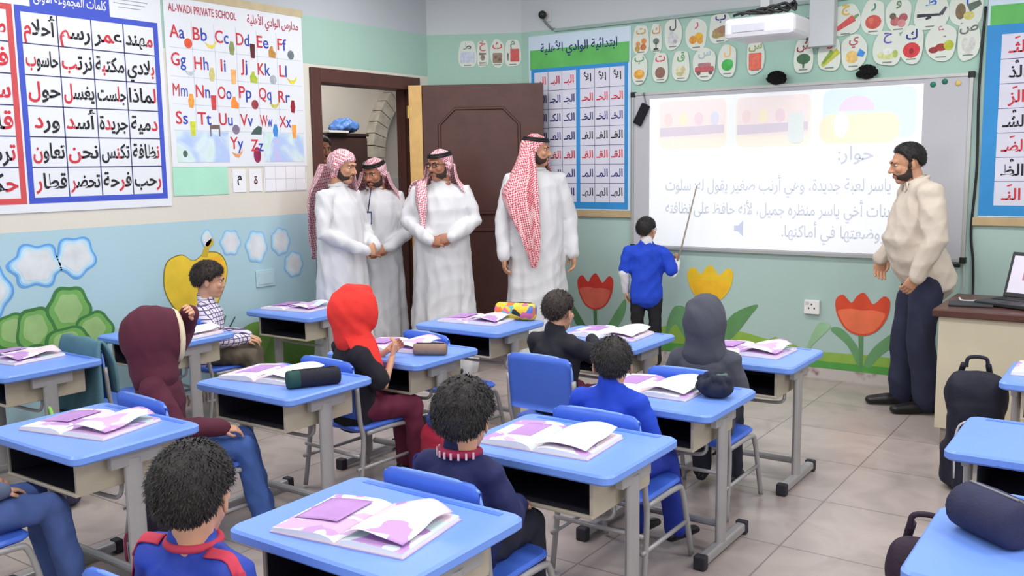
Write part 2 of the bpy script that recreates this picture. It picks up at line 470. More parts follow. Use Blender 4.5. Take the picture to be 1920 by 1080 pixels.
for p, r in (((0, 0, 0.065), (0.14, 0.20, 0.065)), ((0.02, -0.03, 0.11), (0.10, 0.13, 0.06)), ((0, 0.08, 0.09), (0.10, 0.11, 0.06))): bag.ell(p, r)
bg = remesh(bag, 0.014, 2, wrinkle(0.012, 40, 3)).build('plastic_bag', mat('blue_plastic_film', (96, 140, 214), 0.3, 0.15, 12), None, True)
bg.location = (-7.26, 7.30, 1.914)
tag(bg, 'crumpled blue plastic bag lying on top of the corridor cabinet', 'bag')
pp = MB().box(-0.13, 0.11, -0.14, 0.14, 0, 0.022, 0.002).build('paper_stack', mat('white_paper', (236, 236, 234), 0.8, 0.02))
pp.location = (-7.16, 7.02, 1.912); tag(pp, 'small stack of white paper beside the blue bag on the cabinet', 'paper')
sp = thing('wall_bracket', 'small black box on a thin rod on the corridor wall left of the blue bag', 'bracket', (-7.595, 7.05, 2.30))
MB().box(0, 0.06, -0.06, 0.06, -0.03, 0.03, 0.004).build('box', mat('black_plastic', (28, 28, 30), 0.45, 0.05), sp)
MB().tube([(0.02, 0.02, -0.03), (0.02, 0.02, -0.22)], 0.006).build('rod', MATS['black_plastic'], sp)
# stone arch standing before the corridor wall
ar = MB(); m_st = mat('pale_stone_blocks', (196, 188, 176), 0.85, 0.16, 9, 0.2, 40)
NB = 22
for k in range(NB):
    a0 = math.pi*(k+0.04)/NB; a1 = math.pi*(k+0.96)/NB
    o = [(math.cos(t)*r, math.sin(t)*r*1.0) for r, t in ((0.80, a0), (1.0, a0), (1.0, a1), (0.80, a1))]
    ar.prism([(8.95+u, 1.66+w) for u, w in o], 'x', -7.595, -7.46)
for sgn in (-1, 1):
    for k in range(9):
        c = 8.95+sgn*0.90
        ar.box(-7.595, -7.46, c-0.10, c+0.10, k*0.184+0.004, k*0.184+0.18)
tag(ar.build('stone_arch', m_st), 'pale stone block arch on the corridor wall beyond the door', 'arch')
pn = thing('wall_panel', 'pale grey panel with a dark slot inside the stone arch', 'panel', (-7.595, 8.42, 0.55))
MB().box(0, 0.035, -0.22, 0.22, 0, 0.88, 0.004).build('board', mat('pale_grey_paint', (205, 205, 205), 0.6, 0.03), pn)
MB().box(0.035, 0.05, -0.19, -0.12, 0.30, 0.70, 0.002).build('slot', MATS['black_plastic'], pn)

# ---------------------------------------------------------------- wall charts
R90 = math.radians(90)
M_paper = mat('chart_paper', (226, 230, 236), 0.55, 0.02, 3)
M_red = mat('red_ink', (206, 52, 66), 0.7, 0.05, 20)
M_black = mat('black_ink', (34, 34, 40), 0.7, 0.05, 20)
M_blue = mat('blue_ink', (56, 74, 178), 0.7, 0.05, 20)
M_frameb = mat('blue_print', (66, 86, 196), 0.6, 0.05, 5)
M_framer = mat('red_print', (206, 80, 84), 0.6, 0.05, 5)
M_line = mat('grid_line_ink', (58, 60, 110), 0.7, 0.0)
M_tan = mat('tan_tape', (196, 182, 148), 0.7, 0.08, 14)
M_cell = mat('white_cell', (234, 236, 240), 0.6, 0.02, 4)
M_white = mat('white_plastic', (232, 232, 230), 0.45, 0.02)
def frame_rect(mb, x0, x1, z0, z1, w, d0, d1):
    mb.box(x0, x1, d0, d1, z1-w, z1); mb.box(x0, x1, d0, d1, z0, z0+w)
    mb.box(x0, x0+w, d0, d1, z0+w, z1-w); mb.box(x1-w, x1, d0, d1, z0+w, z1-w)

# word chart, left wall. local X runs along the wall (world +Y), local -Y into the room
ch = thing('word_chart', 'large Arabic word chart with a blue grid and a red grid at far left', 'chart', (LX+.0015, 0, 0), R90)
MB().box(2.00, 3.69, -0.006, 0, 1.325, 2.66).build('paper', M_paper, ch)
mb = MB(); frame_rect(mb, 2.77, 3.66, 1.375, 2.46, 0.032, -0.008, -0.006); mb.box(2.86, 3.34, -0.008, -0.006, 2.46, 2.56)
mb.build('blue_border', M_frameb, ch)
mb = MB(); frame_rect(mb, 2.02, 2.757, 1.375, 2.46, 0.032, -0.008, -0.006); mb.build('red_border', M_framer, ch)
gx0, gx1, gz0, gz1 = 2.802, 3.628, 1.407, 2.428
mb = MB()
for k in range(1, 4):
    x = gx0+(gx1-gx0)*k/4; mb.box(x-0.003, x+0.003, -0.0075, -0.006, gz0, gz1)
for k in range(1, 6):
    z = gz0+(gz1-gz0)*k/6; mb.box(gx0, gx1, -0.0075, -0.006, z-0.003, z+0.003); mb.box(2.052, 2.725, -0.0075, -0.006, z-0.003, z+0.003)
for k in (1, 2): mb.box(2.052+k*0.224-0.003, 2.052+k*0.224+0.003, -0.0075, -0.006, gz0, gz1)
mb.build('grid_lines', M_line, ch)
words = [[('أحلام', 4), ('رسم', 2), ('عمر', 1), ('مهند', 0)], [('حاسوب', 4), ('نرتب', 3), ('مكتبة', 3), ('بلادي', 0)],
         [('حول', 2), ('يغسل', 3), ('جلست', 1), ('لماذا', 0)], [('ورد', 2), ('أسد', 2), ('جريدة', 3), ('دمية', 0)],
         [('تعاون', 4), ('نحن', 2), ('تكنس', 2), ('نظافة', 0)], [('قطار', 3), ('تحضر', 3), ('فرحة', 1), ('رحب', 0)]]
it = []
for r, row in enumerate(words):
    for c, (w, ri) in enumerate(row):
        it.append((w, gx0+(gx1-gx0)*(c+0.5)/4, gz1-(gz1-gz0)*(r+0.52)/6, 0.118, 'c', 0, (ri,), 1, 0.02, 0.185))
for r, w in enumerate(['صديق', 'فيل', 'سلم', 'قلم', 'ترمي', 'حكم']):
    it.append((w, 2.715, gz1-(gz1-gz0)*(r+0.56)/6, 0.135, 'r', 0, (0,), 1, 0.02, 0.2))
lettering(it, 0.0085, [M_black, M_red], 'lettering', ch)
lettering([('كلمات المجموعة الأولى', 3.10, 2.512, 0.075, 'c', 0, None, 0, 0.012, 0.44)], 0.0085, [M_white], 'title_lettering', ch)
mb = MB()
for k, (a, c) in enumerate(((3.40, 3.56), (3.38, 3.60), (3.37, 3.58), (3.40, 3.55))): mb.box(a, c, -0.0075, -0.006, 2.59-k*0.022, 2.594-k*0.022)
mb.build('small_print', mat('pale_grey_ink', (150, 156, 172), 0.7, 0), ch)

# alphabet chart
ab = thing('alphabet_chart', 'English alphabet chart with small pictures beside the door', 'chart', (LX+.0015, 0, 0), R90)
MB().box(3.712, 4.86, -0.005, 0, 1.57, 2.635).build('paper', M_paper, ab)
MB().box(3.70, 4.87, -0.008, 0, 2.635, 2.685).build('tape_strip', M_tan, ab)
m_wash, nt, b = node_mat('watercolour_wash', 0.7)
tc = nt.nodes.new('ShaderNodeTexCoord'); nz = nt.nodes.new('ShaderNodeTexNoise'); nz.inputs['Scale'].default_value = 3.0; nz.inputs['Distortion'].default_value = 1.5
rp = ramp(nt, [(0.3, (190, 226, 200)), (0.45, (214, 232, 236)), (0.6, (176, 200, 238)), (0.75, (200, 190, 236))])
nt.links.new(tc.outputs['Object'], nz.inputs['Vector']); nt.links.new(nz.outputs['Fac'], rp.inputs['Fac']); nt.links.new(rp.outputs['Color'], b.inputs['Base Color'])
MB().box(3.75, 4.16, -0.0065, -0.005, 1.60, 1.80).box(4.46, 4.83, -0.0065, -0.005, 1.60, 1.80).build('colour_wash', m_wash, ab)
rows = [('Aa', 'Bb', 'Cc', 'Dd', 'Ee', 'Ff'), ('Gg', 'Hh', 'Ii', 'Jj', 'Kk', 'Ll'), ('Mm', 'Nn', 'Oo', 'Pp', 'Qq', 'Rr'), ('Ss', 'Tt', 'Uu', 'Vv', 'Ww', 'Xx')]
zr = [2.425, 2.24, 2.06, 1.885]
it = []
for r, row in enumerate(rows):
    for c, w in enumerate(row):
        it.append((w, 3.80+c*0.173, zr[r], 0.115, 'c', 0, (1,), 1, 0.0 if w == 'Mm' else 0.009, 0.11))
it += [('Yy', 4.225, 1.715, 0.115, 'c', 0, (1,), 1, 0.009, 0.11), ('Zz', 4.40, 1.715, 0.115, 'c', 0, (1,), 1, 0.009, 0.11)]
it += [('AL-WADI PRIVATE SCHOOL', 3.745, 2.565, 0.07, 'l', 2, None, 0, 0.012, 0.53), ('مدارس الوادي الأهلية', 4.825, 2.56, 0.08, 'r', 2, None, 0, 0.012, 0.46)]
lettering(it, 0.007, [M_red, M_blue, mat('dull_red_ink', (186, 70, 92), 0.7, 0.05)], 'lettering', ab)
pics = [(0, 0, (222, 90, 60)), (0, 1, (226, 206, 90)), (0, 2, (140, 150, 96)), (0, 3, (92, 40, 44)), (0, 4, (190, 140, 70)), (0, 5, (110, 120, 130)),
        (1, 0, (190, 200, 210)), (1, 1, (206, 196, 130)), (1, 2, (236, 176, 110)), (1, 3, (170, 190, 60)), (1, 4, (170, 180, 190)), (1, 5, (220, 206, 50)),
        (2, 0, (232, 160, 70)), (2, 1, (206, 70, 76)), (2, 2, (238, 140, 60)), (2, 3, (150, 60, 70)), (2, 4, (200, 196, 90)), (2, 5, (150, 36, 56)),
        (3, 0, (206, 214, 70)), (3, 1, (112, 96, 92)), (3, 2, (130, 116, 140)), (3, 3, (70, 96, 90)), (3, 4, (60, 140, 214)), (3, 5, (240, 164, 80)), (4, 2, (228, 160, 110)), (4, 3, (140, 40, 80))]
groups = {}
for r, c, col in pics: groups.setdefault(col, []).append((r, c))
pm = MB(); pmats = []
for k, (r, c, col) in enumerate(pics):
    pmats.append(mat('print_%d_%d_%d' % col, col, 0.7, 0.15, 40)); pm.cur = k
    x = 3.80+c*0.173+0.080; z = (zr+[1.715])[r]-0.066
    kind = (r*6+c) % 5
    if kind == 0: o = [(0.030*math.cos(t), 0.032*math.sin(t)) for t in np.linspace(0, 6.28, 16)[:-1]]
    elif kind == 1: o = [(-0.045, 0.02), (-0.02, -0.012), (0.012, -0.02), (0.042, 0.012), (0.047, 0.038), (0.02, 0.008), (-0.01, 0.006)]
    elif kind == 2: o = [(-0.018, -0.04), (0.012, -0.045), (0.022, 0.0), (0.012, 0.045), (-0.012, 0.045), (-0.024, 0.0)]
    elif kind == 3: o = [(-0.016, -0.05), (0.018, -0.05), (0.024, 0.045), (-0.02, 0.045)]
    else: o = [(-0.03, -0.03), (0.03, -0.034), (0.034, 0.0), (0.012, 0.02), (0.008, 0.045), (-0.01, 0.045), (-0.03, 0.012)]
    if (r, c) == (3, 1): o = [(-0.04, -0.05), (-0.032, -0.05), (-0.032, 0.0), (0.032, 0.0), (0.032, -0.05), (0.04, -0.05), (0.04, 0.026), (-0.04, 0.026)]
    if (r, c) == (3, 3): o = [(-0.05, -0.03), (0.045, -0.03), (0.05, 0.02), (0.02, 0.03), (-0.02, 0.005)]
    if (r, c) == (4, 3): o = [(0.032*math.cos(t), 0.055*math.sin(t)) for t in np.linspace(0, 6.28, 18)[:-1]]
    pm.prism([(x+u, z+w) for u, w in o], 'y', -0.0068, -0.005)
pm.build('pictures', pmats, ab)
mb = MB()
for z in (2.325, 2.145, 1.97, 1.805): mb.box(3.74, 4.84, -0.0058, -0.005, z-0.0015, z+0.0015)
for k in range(1, 6): mb.box(3.735+k*0.176-0.0015, 3.735+k*0.176+0.0015, -0.0058, -0.005, 1.805, 2.50)
mb.build('grid_lines', mat('faint_grid_ink', (186, 198, 214), 0.7, 0), ab)
MB().prism([(3.81+0.018*math.cos(t), 1.655+0.022*math.sin(t)) for t in np.linspace(0, 6.28, 12)[:-1]], 'y', -0.0075, -0.0065).build('emblem', mat('dark_grey_green_ink', (80, 100, 92), 0.7, 0.1), ab)

gp = MB().box(3.71, 4.14, -0.003, 0, 1.385, 1.57).build('paper_sheet', mat('mint_green_paper', (170, 224, 200), 0.8, 0.04))
gp.location = (LX+.0015, 0, 0); gp.rotation_euler = (0, 0, R90); tag(gp, 'plain mint green sheet pinned under the alphabet chart', 'paper')
for k, (y, s) in enumerate(((4.235, 'م'), (4.375, 'ة'))):
    q = thing('letter_card', ['small white card with a black dot-like letter under the alphabet chart, left of the pair', 'small white card with a reddish letter under the alphabet chart, next to the grid sheet'][k], 'card', (LX+.0015, y, 1.475), R90, 'small cards under the alphabet chart')
    MB().box(-0.055, 0.055, -0.003, 0, -0.08, 0.075).build('card', M_cell, q)
    lettering([(s, 0, 0, 0.08, 'c', 0, None, 0, 0.02)], 0.0045, [M_black if k == 0 else mat('dark_red_ink', (96, 36, 40), 0.7, 0)], 'letter', q)
q = thing('grid_sheet', 'white sheet ruled with a faint grid beside the door frame', 'paper', (LX+.0015, 4.65, 1.48), R90)
MB().box(-0.2, 0.2, -0.003, 0, -0.09, 0.095).build('sheet', M_cell, q)
mb = MB()
for z in (-0.085, 0.0, 0.09): mb.box(-0.19, 0.19, -0.004, -0.003, z-0.001, z+0.001)
for x in (-0.19, -0.095, 0, 0.095, 0.19): mb.box(x-0.001, x+0.001, -0.004, -0.003, -0.085, 0.09)
mb.build('grid_lines', mat('thin_grey_ink', (176, 178, 180), 0.7, 0), q)
q = thing('wall_plate', 'faint white rectangular blank plate on the blue wall near the door', 'plate', (LX+.0015, 4.42, 0.78), R90)
MB().box(-0.085, 0.085, -0.008, 0, -0.06, 0.06, 0.003).build('plate', mat('pale_blue_plate', (180, 209, 218), 0.6, 0.02), q)
MB().box(-0.065, 0.065, -0.011, -0.008, -0.043, 0.043, 0.002).build('cover', mat('pale_blue_cover', (184, 211, 219), 0.5, 0.02), q)

# syllable charts on the front wall
def syllable_chart(x0, label, right):
    c = thing('syllable_chart', label, 'chart', (x0, FY-.0015, 0))
    W = 0.96 if not right else 1.3
    MB().box(0, W, -0.006, 0, 1.18, 2.615).build('paper', mat('chart_pale_blue_paper', (204, 222, 238), 0.55, 0.02), c)
    MB().box(0.015, W-0.015, -0.0075, -0.006, 2.34, 2.50).build('green_band', mat('green_print', (96, 182, 96), 0.6, 0.12, 5), c)
    if not right:
        mb = MB(); bx = [(0.025, 0.055), (0.462, 0.498), (0.905, 0.935)]
        cells = [(0.055, 0.462), (0.498, 0.905)]; rows = 7; nc = 3; zb, zt = 1.245, 2.315
        for a, d in bx: mb.box(a, d, -0.008, -0.006, zb, zt)
        mb.box(0.025, 0.935, -0.008, -0.006, 1.19, zb).box(0.025, 0.935, -0.008, -0.006, zt, 2.345)
    else:
        mb = MB(); cells = [(0.085, 1.25)]; rows = 7; nc = 6; zb, zt = 1.255, 2.32
        mb.box(0.0, 0.085, -0.008, -0.006, 1.19, 2.38).box(0.085, W, -0.008, -0.006, 1.19, zb).box(0.085, W, -0.008, -0.006, zt, 2.38).box(1.25, W, -0.008, -0.006, zb, zt)
    mb.build('blue_border', mat('cyan_blue_print', (50, 142, 210), 0.6, 0.06, 5), c)
    mb = MB(); gl = MB()
    for a, d in cells:
        mb.box(a, d, -0.0068, -0.006, zb, zt)
        for k in range(1, nc): x = a+(d-a)*k/nc; gl.box(x-0.0018, x+0.0018, -0.0078, -0.0068, zb, zt)
        for k in range(1, rows): z = zb+(zt-zb)*k/rows; gl.box(a, d, -0.0078, -0.0068, z-0.0018, z+0.0018)
    mb.build('cells', mat('pale_lilac_cell', (218, 218, 234), 0.6, 0.03), c); gl.build('grid_lines', M_line, c)
    it = []
    if not right:
        R = [('الأ', 0), ('الحـ', 1), ('الخـ', 2), ('الفـ', 0), ('القـ', 1), ('المـ', 2), ('الهـ', 0)]
        Lf = [('البـ', 1), ('الجـ', 2), ('الكـ', 2), ('العـ', 2), ('الغـ', 1), ('المـ', 2), ('النـ', 2)]
        for (a, d), lst in zip(cells, (Lf, R)):
            for r, (s, ci) in enumerate(lst):
                for k in range(3): it.append((s, a+(d-a)*(k+0.5)/3, zt-(zt-zb)*(r+0.5)/7, 0.085, 'c', ci, None, 0, 0.018, 0.105))
        it.append(('ابتدائية الوادي الأهلية', 0.48, 2.50, 0.10, 'c', 2, None, 0, 0.014, 0.72))
    else:
        lst = [('الثـ', 1), ('الذ', 0), ('الز', 1), ('الشـ', 0), ('الضـ', 1), ('الظ', 0), ('النـ', 1)]
        for r, (s, ci) in enumerate(lst):
            for k in range(6): it.append((s, cells[0][0]+(1.165)*(k+0.5)/6, zt-(zt-zb)*(r+0.58)/7, 0.10, 'c', ci, None, 0, 0.02, 0.14))
            for k in range(6): it.append(('ُ' if r % 2 else 'ِ', cells[0][0]+(1.165)*(k+0.45)/6, zt-(zt-zb)*(r+0.16)/7, 0.11, 'c', ci))
    lettering(it, 0.0085, [M_black, M_red, mat('navy_ink', (44, 44, 112), 0.7, 0.05)], 'lettering', c)
    MB().box(-0.03 if right else 0.0, W+0.03, -0.02, 0, 1.125, 1.178, 0.003).build('bottom_batten', mat('tan_batten_wood', (190, 166, 128), 0.6, 0.08, 14), c)
    return c
syllable_chart(-4.455, 'Arabic syllable chart with green title band, partly behind the open door', False)
syllable_chart(-0.985, 'Arabic syllable chart with thick blue border right of the whiteboard', True)

# whiteboard, projected slide built as self-glowing sheets
wb = thing('whiteboard', 'wide wall whiteboard lit by a projected lesson slide', 'whiteboard', (-2.262, FY-.0015, 0))
hw = 1.215; z0, z1 = 0.885, 2.097
MB().box(-hw+0.01, hw-0.01, -0.022, 0, z0+0.01, z1-0.01).build('panel', mat('whiteboard_enamel', (188, 189, 196), 0.22, 0.02, 3, spec=0.5), wb)
mb = MB(); frame_rect(mb, -hw, hw, z0, z1, 0.02, -0.03, 0.0); mb.build('frame', mat('aluminium_frame', (188, 190, 188), 0.35, 0.04, metallic=0.4), wb)
mb = MB()
for x in (-hw+0.012, hw-0.012):
    for z in (z0+0.012, z1-0.012): mb.box(x-0.02, x+0.02, -0.034, 0.0, z-0.02, z+0.02, 0.004)
mb.build('corner_caps', MATS['black_plastic'], wb)
def glow(name, rgb, e):  # emissive colour standing in for the projector's light on the board
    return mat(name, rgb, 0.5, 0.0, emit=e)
MB().box(-1.06, 0.92, -0.0235, -0.022, 0.915, 2.045).build('projected_slide_glow', glow('projector_light_glow', (232, 236, 240), 0.42), wb)
def rrect(x0, x1, z0, z1, r, n=5):
    o = []
    for cx, cz, a in ((x1-r, z0+r, -90), (x1-r, z1-r, 0), (x0+r, z1-r, 90), (x0+r, z0+r, 180)):
        for k in range(n+1):
            t = math.radians(a+90*k/n); o.append((cx+r*math.cos(t), cz+r*math.sin(t)))
    return o
def slide_pic(x0, x1, za, zb, layers):
    mb = MB(); ms = []
    for k, (o, col) in enumerate(layers):
        mb.cur = k; ms.append(glow('slide_%d_%d_%d' % col, col, 0.36)); mb.prism(o, 'y', -0.0245-0.0006*k, -0.0235)
    mb.build('slide_picture', ms, wb)
for x0 in (-0.98, -0.36):
    x1 = x0+0.55
    L = [(rrect(x0, x1, 1.66, 2.02, 0.06), (240, 234, 222)), (rrect(x0+0.01, x1-0.01, 1.74, 2.02, 0.03), (238, 226, 226)), ([(x0+0.01, 1.75), (x1-0.02, 1.77), (x1-0.02, 1.83), (x0+0.01, 1.82)], (214, 206, 218))]
    for k in range(4):
        c = x0+0.08+k*0.125
        L.append(([(c+0.036*math.cos(t), 1.88+0.05*math.sin(t)) for t in np.linspace(0, 6.28, 14)[:-1]], [(236, 216, 216), (240, 232, 206), (232, 212, 220), (216, 220, 236)][k]))
    if x0 > -0.5:
        L.append((rrect(x1-0.16, x1-0.05, 1.68, 1.90, 0.04), (222, 230, 230)))
        L.append(([(x1-0.105+0.05*math.cos(t), 1.95+0.06*math.sin(t)) for t in np.linspace(0, 6.28, 14)[:-1]], (240, 228, 226)))
    slide_pic(x0, x1, 1.66, 2.02, L)
um = [(0.50+0.12*math.cos(t), 1.89+0.10*math.sin(t)) for t in np.linspace(0, 3.14, 14)]
slide_pic(0.25, 0.78, 1.67, 2.04, [(rrect(0.27, 0.88, 1.70, 2.04, 0.06), (214, 230, 242)), (rrect(0.25, 0.78, 1.67, 1.87, 0.08), (244, 230, 204)), (um, (226, 212, 232)),
    ([(0.40+0.05*math.cos(t), 1.80+0.09*math.sin(t)) for t in np.linspace(0, 6.28, 14)[:-1]], (236, 236, 244))])
M_sl = glow('slide_grey_text', (196, 202, 214), 0.32); M_sl2 = glow('slide_green_text', (196, 226, 222), 0.25)
lettering([('حوار:', 0.62, 1.59, 0.13, 'r', 0, None, 0, 0.012), ('ياسر لعبة جديدة، وهي أرنب صغير يقول له: سلوت', 0.74, 1.375, 0.12, 'r', 0, None, 0, 0.01, 1.66),
           ('بنات أخي ياسر منظره جميل، لأنه حافظ على نظافته', 0.74, 1.20, 0.12, 'r', 0, None, 0, 0.01, 1.66), ('ووضعتها في أماكنها.', 0.72, 1.045, 0.12, 'r', 0, None, 0, 0.01, 0.72)], 0.0248, [M_sl, M_sl2], 'slide_lettering', wb)
MB().prism([(-0.36, 1.045), (-0.33, 1.045), (-0.29, 1.005), (-0.29, 1.125), (-0.33, 1.085), (-0.36, 1.085)], 'y', -0.0255, -0.0235).build('slide_speaker_icon', glow('slide_icon', (196, 204, 228), 0.25), wb)

for k, (x, z, col, nm) in enumerate(((-1.285, 2.035, (20, 120, 92), 'green round magnet at the whiteboard top right, left of the pair'), (-1.215, 2.05, (16, 110, 84), 'green round magnet at the whiteboard top right, middle of the three'), (-1.135, 2.035, (214, 186, 110), 'yellow round magnet in the whiteboard top right corner'))):
    o = MB().lathe([(0.004, 0), (0.017, 0), (0.018, 0.006), (0.014, 0.009), (0.003, 0.010)], n=18).build('magnet', mat('magnet_%d' % k, col, 0.4, 0.03), None, True)
    o.location = (x, FY-0.022, z); o.rotation_euler = (R90, 0, 0); tag(o, nm, 'magnet', 'magnets on the whiteboard')
er = thing('board_eraser', 'black board eraser hanging tilted at the whiteboard top left', 'eraser', (-3.385, FY-0.024, 1.93))
MB().box(-0.035, 0.035, -0.03, 0, -0.085, 0.085, 0.006).build('block', mat('eraser_black_felt', (24, 24, 34), 0.9, 0.1), er, rot=(0, math.radians(28), 0))
MB().tube([(0.035, -0.008, 0.07), (0.022, -0.006, 0.12), (0.016, -0.005, 0.15)], 0.004).ell((0.016, -0.006, 0.155), (0.014, 0.008, 0.014), sub=2).build('hook', mat('grey_metal', (120, 120, 124), 0.4, 0.05, metallic=0.6), er)
for k, (x, z) in enumerate(((-2.32, 2.125), (-1.70, 2.125))):
    pm = MB(); rng = random.Random(k+5)
    pm.ell((0, 0, 0.03), (0.058, 0.035, 0.042))
    for q in range(60):
        a = rng.uniform(0, 6.28); e = rng.uniform(-0.6, 1.5)
        p = Vector((0.062*math.cos(a)*math.cos(e), 0.034*math.sin(a)*math.cos(e), 0.03+0.045*math.sin(e))); pm.ell(p, (0.014, 0.012, 0.013), sub=1)
    o = pm.build('pompom', mat('black_fluff', (10, 10, 12), 0.95, 0.2, 60, 0.4, 200), None, True); o.location = (x, FY-0.042, z-0.02)
    tag(o, ['black fluffy pompom on the whiteboard top edge below the tree card', 'black fluffy pompom on the whiteboard top edge below the honey card'][k], 'pompom', 'black pompoms on the whiteboard')
o = MB().box(-0.03, 0.03, -0.012, 0, -0.012, 0.012, 0.003).build('clip', MATS['black_plastic']); o.location = (-1.10, FY-0.031, 0.862)
tag(o, 'small black clip under the whiteboard lower right corner', 'clip')

# letter cards
def blob_outline(w, h, n=26, wob=0.06, seed=0):
    rng = random.Random(seed); ph = rng.uniform(0, 6)
    return [(w*math.copysign(abs(math.cos(t))**0.75, math.cos(t))*(1+wob*math.sin(3*t+ph)), h*math.copysign(abs(math.sin(t))**0.8, math.sin(t))*(1+wob*math.cos(4*t+ph))) for t in np.linspace(0, 2*math.pi, n+1)[:-1]]
def circ(cx, cz, rx, rz=None, n=16):
    rz = rz or rx
    return [(cx+rx*math.cos(t), cz+rz*math.sin(t)) for t in np.linspace(0, 2*math.pi, n+1)[:-1]]
def seg(a, b, w):
    a = Vector(a+(0,)); b = Vector(b+(0,)); d = (b-a).normalized(); n = Vector((-d.y, d.x, 0))*w
    return [tuple((a+n).xy), tuple((a-n).xy), tuple((b-n*0.6).xy), tuple((b+n*0.6).xy)]
M_cardpaper = mat('card_paper', (214, 222, 212), 0.6, 0.03)
CARD_N = [0]
def card(x, z, letter, lc, label, shapes, w=0.075, h=0.115, loc=None, rz=0.0):
    c = thing('letter_card', label, 'card', loc or (x, FY-.0015-.0016*(CARD_N[0] % 3)-(.0065 if z < 2.4 else 0), z), rz, 'alphabet picture cards on the wall')
    CARD_N[0] += 1
    MB().prism(blob_outline(w, h, seed=int(abs(x)*100)), 'y', -0.003, 0).build('card', M_cardpaper, c)
    lettering([(letter, 0.0, 0.066, 0.085, 'c', 0, None, 0, 0.02)], 0.0045, [mat('ink_%d_%d_%d' % lc, lc, 0.7, 0.05)], 'letter', c)
    mb = MB(); ms = []
    for k, (o, col) in enumerate(shapes):
        mb.cur = k; ms.append(mat('print_%d_%d_%d' % col, col, 0.7, 0.15, 40)); mb.prism(o, 'y', -0.0042-0.0005*k, -0.003)
    mb.build('picture', ms, c)
    MB().box(-0.03, 0.03, -0.0042, -0.003, -0.096, -0.088).build('caption', mat('caption_ink', (130, 134, 130), 0.7, 0), c)
OR = (222, 160, 70); BR = (140, 106, 92)
T, Bz = 2.50, 2.28
card(-3.41, T, 'ت', (200, 160, 90), 'letter card with three orange-brown figures, first in the upper row', [(circ(-.025, -.03, .02), (206, 150, 90)), (circ(.025, -.01, .022), (214, 140, 76)), (circ(.02, -.055, .025), (196, 120, 70)), (circ(-.03, -.065, .022), (186, 150, 90))], .07)
card(-3.28, T, 'ك', (206, 150, 110), 'letter card with a black goblet and pale orange letter', [(circ(0, -.02, .026, .024), (110, 124, 120)), (seg((0, -.03), (0, -.075), .005), (60, 66, 66)), (seg((-.02, -.078), (.02, -.078), .008), (60, 66, 66))], .05)
card(-3.14, T+.02, 'ل', (90, 84, 100), 'letter card with a pale grey and white picture and dark letter', [(circ(0, -.035, .045, .045), (206, 208, 210)), (circ(-.01, 0, .014, .03), (196, 198, 204)), (circ(.02, -.055, .015), (176, 176, 184))], .072)
card(-2.95, T, 'ر', (220, 90, 140), 'letter card with yellow-orange fruits and pink letter', [(circ(.02, -.02, .034), (224, 176, 66)), (circ(-.028, -.036, .03), (214, 150, 60)), (circ(.03, -.048, .022), OR)], .085)
card(-2.76, T+.03, 'ب', (60, 50, 130), 'letter card with brown bread and navy letter, left of the projector', [(circ(0, -.03, .062, .036), (176, 144, 104)), (circ(.02, -.012, .045, .028), (160, 126, 104)), (circ(-.03, -.05, .035, .022), (166, 150, 100))], .09, .11)
card(-1.86, T, 'ج', (220, 180, 80), 'letter card with a red carrot, right of the projector', [(seg((.055, .01), (-.06, -.06), .024), (206, 90, 90)), (seg((.055, .01), (.085, .03), .012), (120, 160, 110))], .095, .105)
card(-1.68, T, 'ر', (70, 140, 130), 'letter card with a round red fruit and teal letter', [(circ(0, -.03, .052, .046), (200, 92, 84)), (circ(-.015, -.02, .02), (212, 112, 96))], .075, .115)
card(-1.52, T, 'و', (110, 140, 110), 'letter card with red flowers in the upper row', [(circ(-.02, -.04, .03), (186, 110, 110)), (circ(.03, -.02, .028), (170, 96, 100)), (circ(.02, -.055, .026), (206, 140, 140)), (circ(-.035, -.005, .02), (110, 96, 84))], .08, .11)
card(-1.32, T, 'ط', (40, 110, 200), 'letter card with a dark aeroplane and blue letter', [(seg((-.085, -.02), (.06, -.022), .011), (64, 64, 76)), (seg((.06, -.022), (.09, .022), .012), (80, 80, 92)), (seg((0, -.03), (-.03, -.045), .01), (60, 60, 72))], .105, .115)
card(-1.11, T, 'أ', (50, 90, 200), 'letter card with a pineapple and yellow fruit, last in the upper row', [(circ(-.035, -.015, .03, .05), (126, 110, 84)), (circ(.015, -.045, .032, .026), (206, 200, 120)), (seg((.01, 0), (.08, .03), .026), (96, 112, 104))], .10, .115)
card(-3.42, Bz, 'ب', (90, 150, 110), 'letter card with an orange fruit and green letter, lower row far left', [(circ(0, -.04, .045, .036), OR), (circ(.01, -.03, .02), (236, 190, 90))], .068)
card(-3.24, Bz, 'ت', (206, 70, 96), 'letter card with a round brown ball and red letter', [(circ(0, -.04, .043), BR)], .066)
card(-3.07, Bz, 'ق', (110, 170, 110), 'letter card with a cream bird-like picture and green letter', [(circ(0, -.04, .045, .04), (216, 210, 176)), (circ(-.01, -.06, .025, .018), (190, 190, 150)), (circ(.02, -.03, .012, .028), (196, 190, 150))], .072)
card(-2.88, Bz, 'س', (170, 190, 196), 'letter card with a red car and pale letter', [(rrect(-.075, .075, -.06, -.018, .012), (190, 100, 106)), (rrect(-.05, .05, -.02, .008, .012), (170, 120, 126)), (circ(-.045, -.064, .016), (110, 96, 96)), (circ(.05, -.064, .016), (110, 96, 96))], .09)
card(-2.70, Bz+.01, 'ل', (240, 190, 110), 'letter card with a green lemon-shaped fruit and orange letter', [(circ(0, -.03, .045, .042), (70, 176, 84)), (circ(.02, -.015, .024), (86, 186, 96)), ], .07)
card(-2.49, Bz+.02, 'س', (150, 170, 100), 'letter card with a red door-like rectangle and olive letter', [(rrect(-.047, .047, -.088, .03, .006), (220, 104, 88)), (rrect(-.04, .04, -.08, .022, .004), (226, 116, 98))], .066, .12)
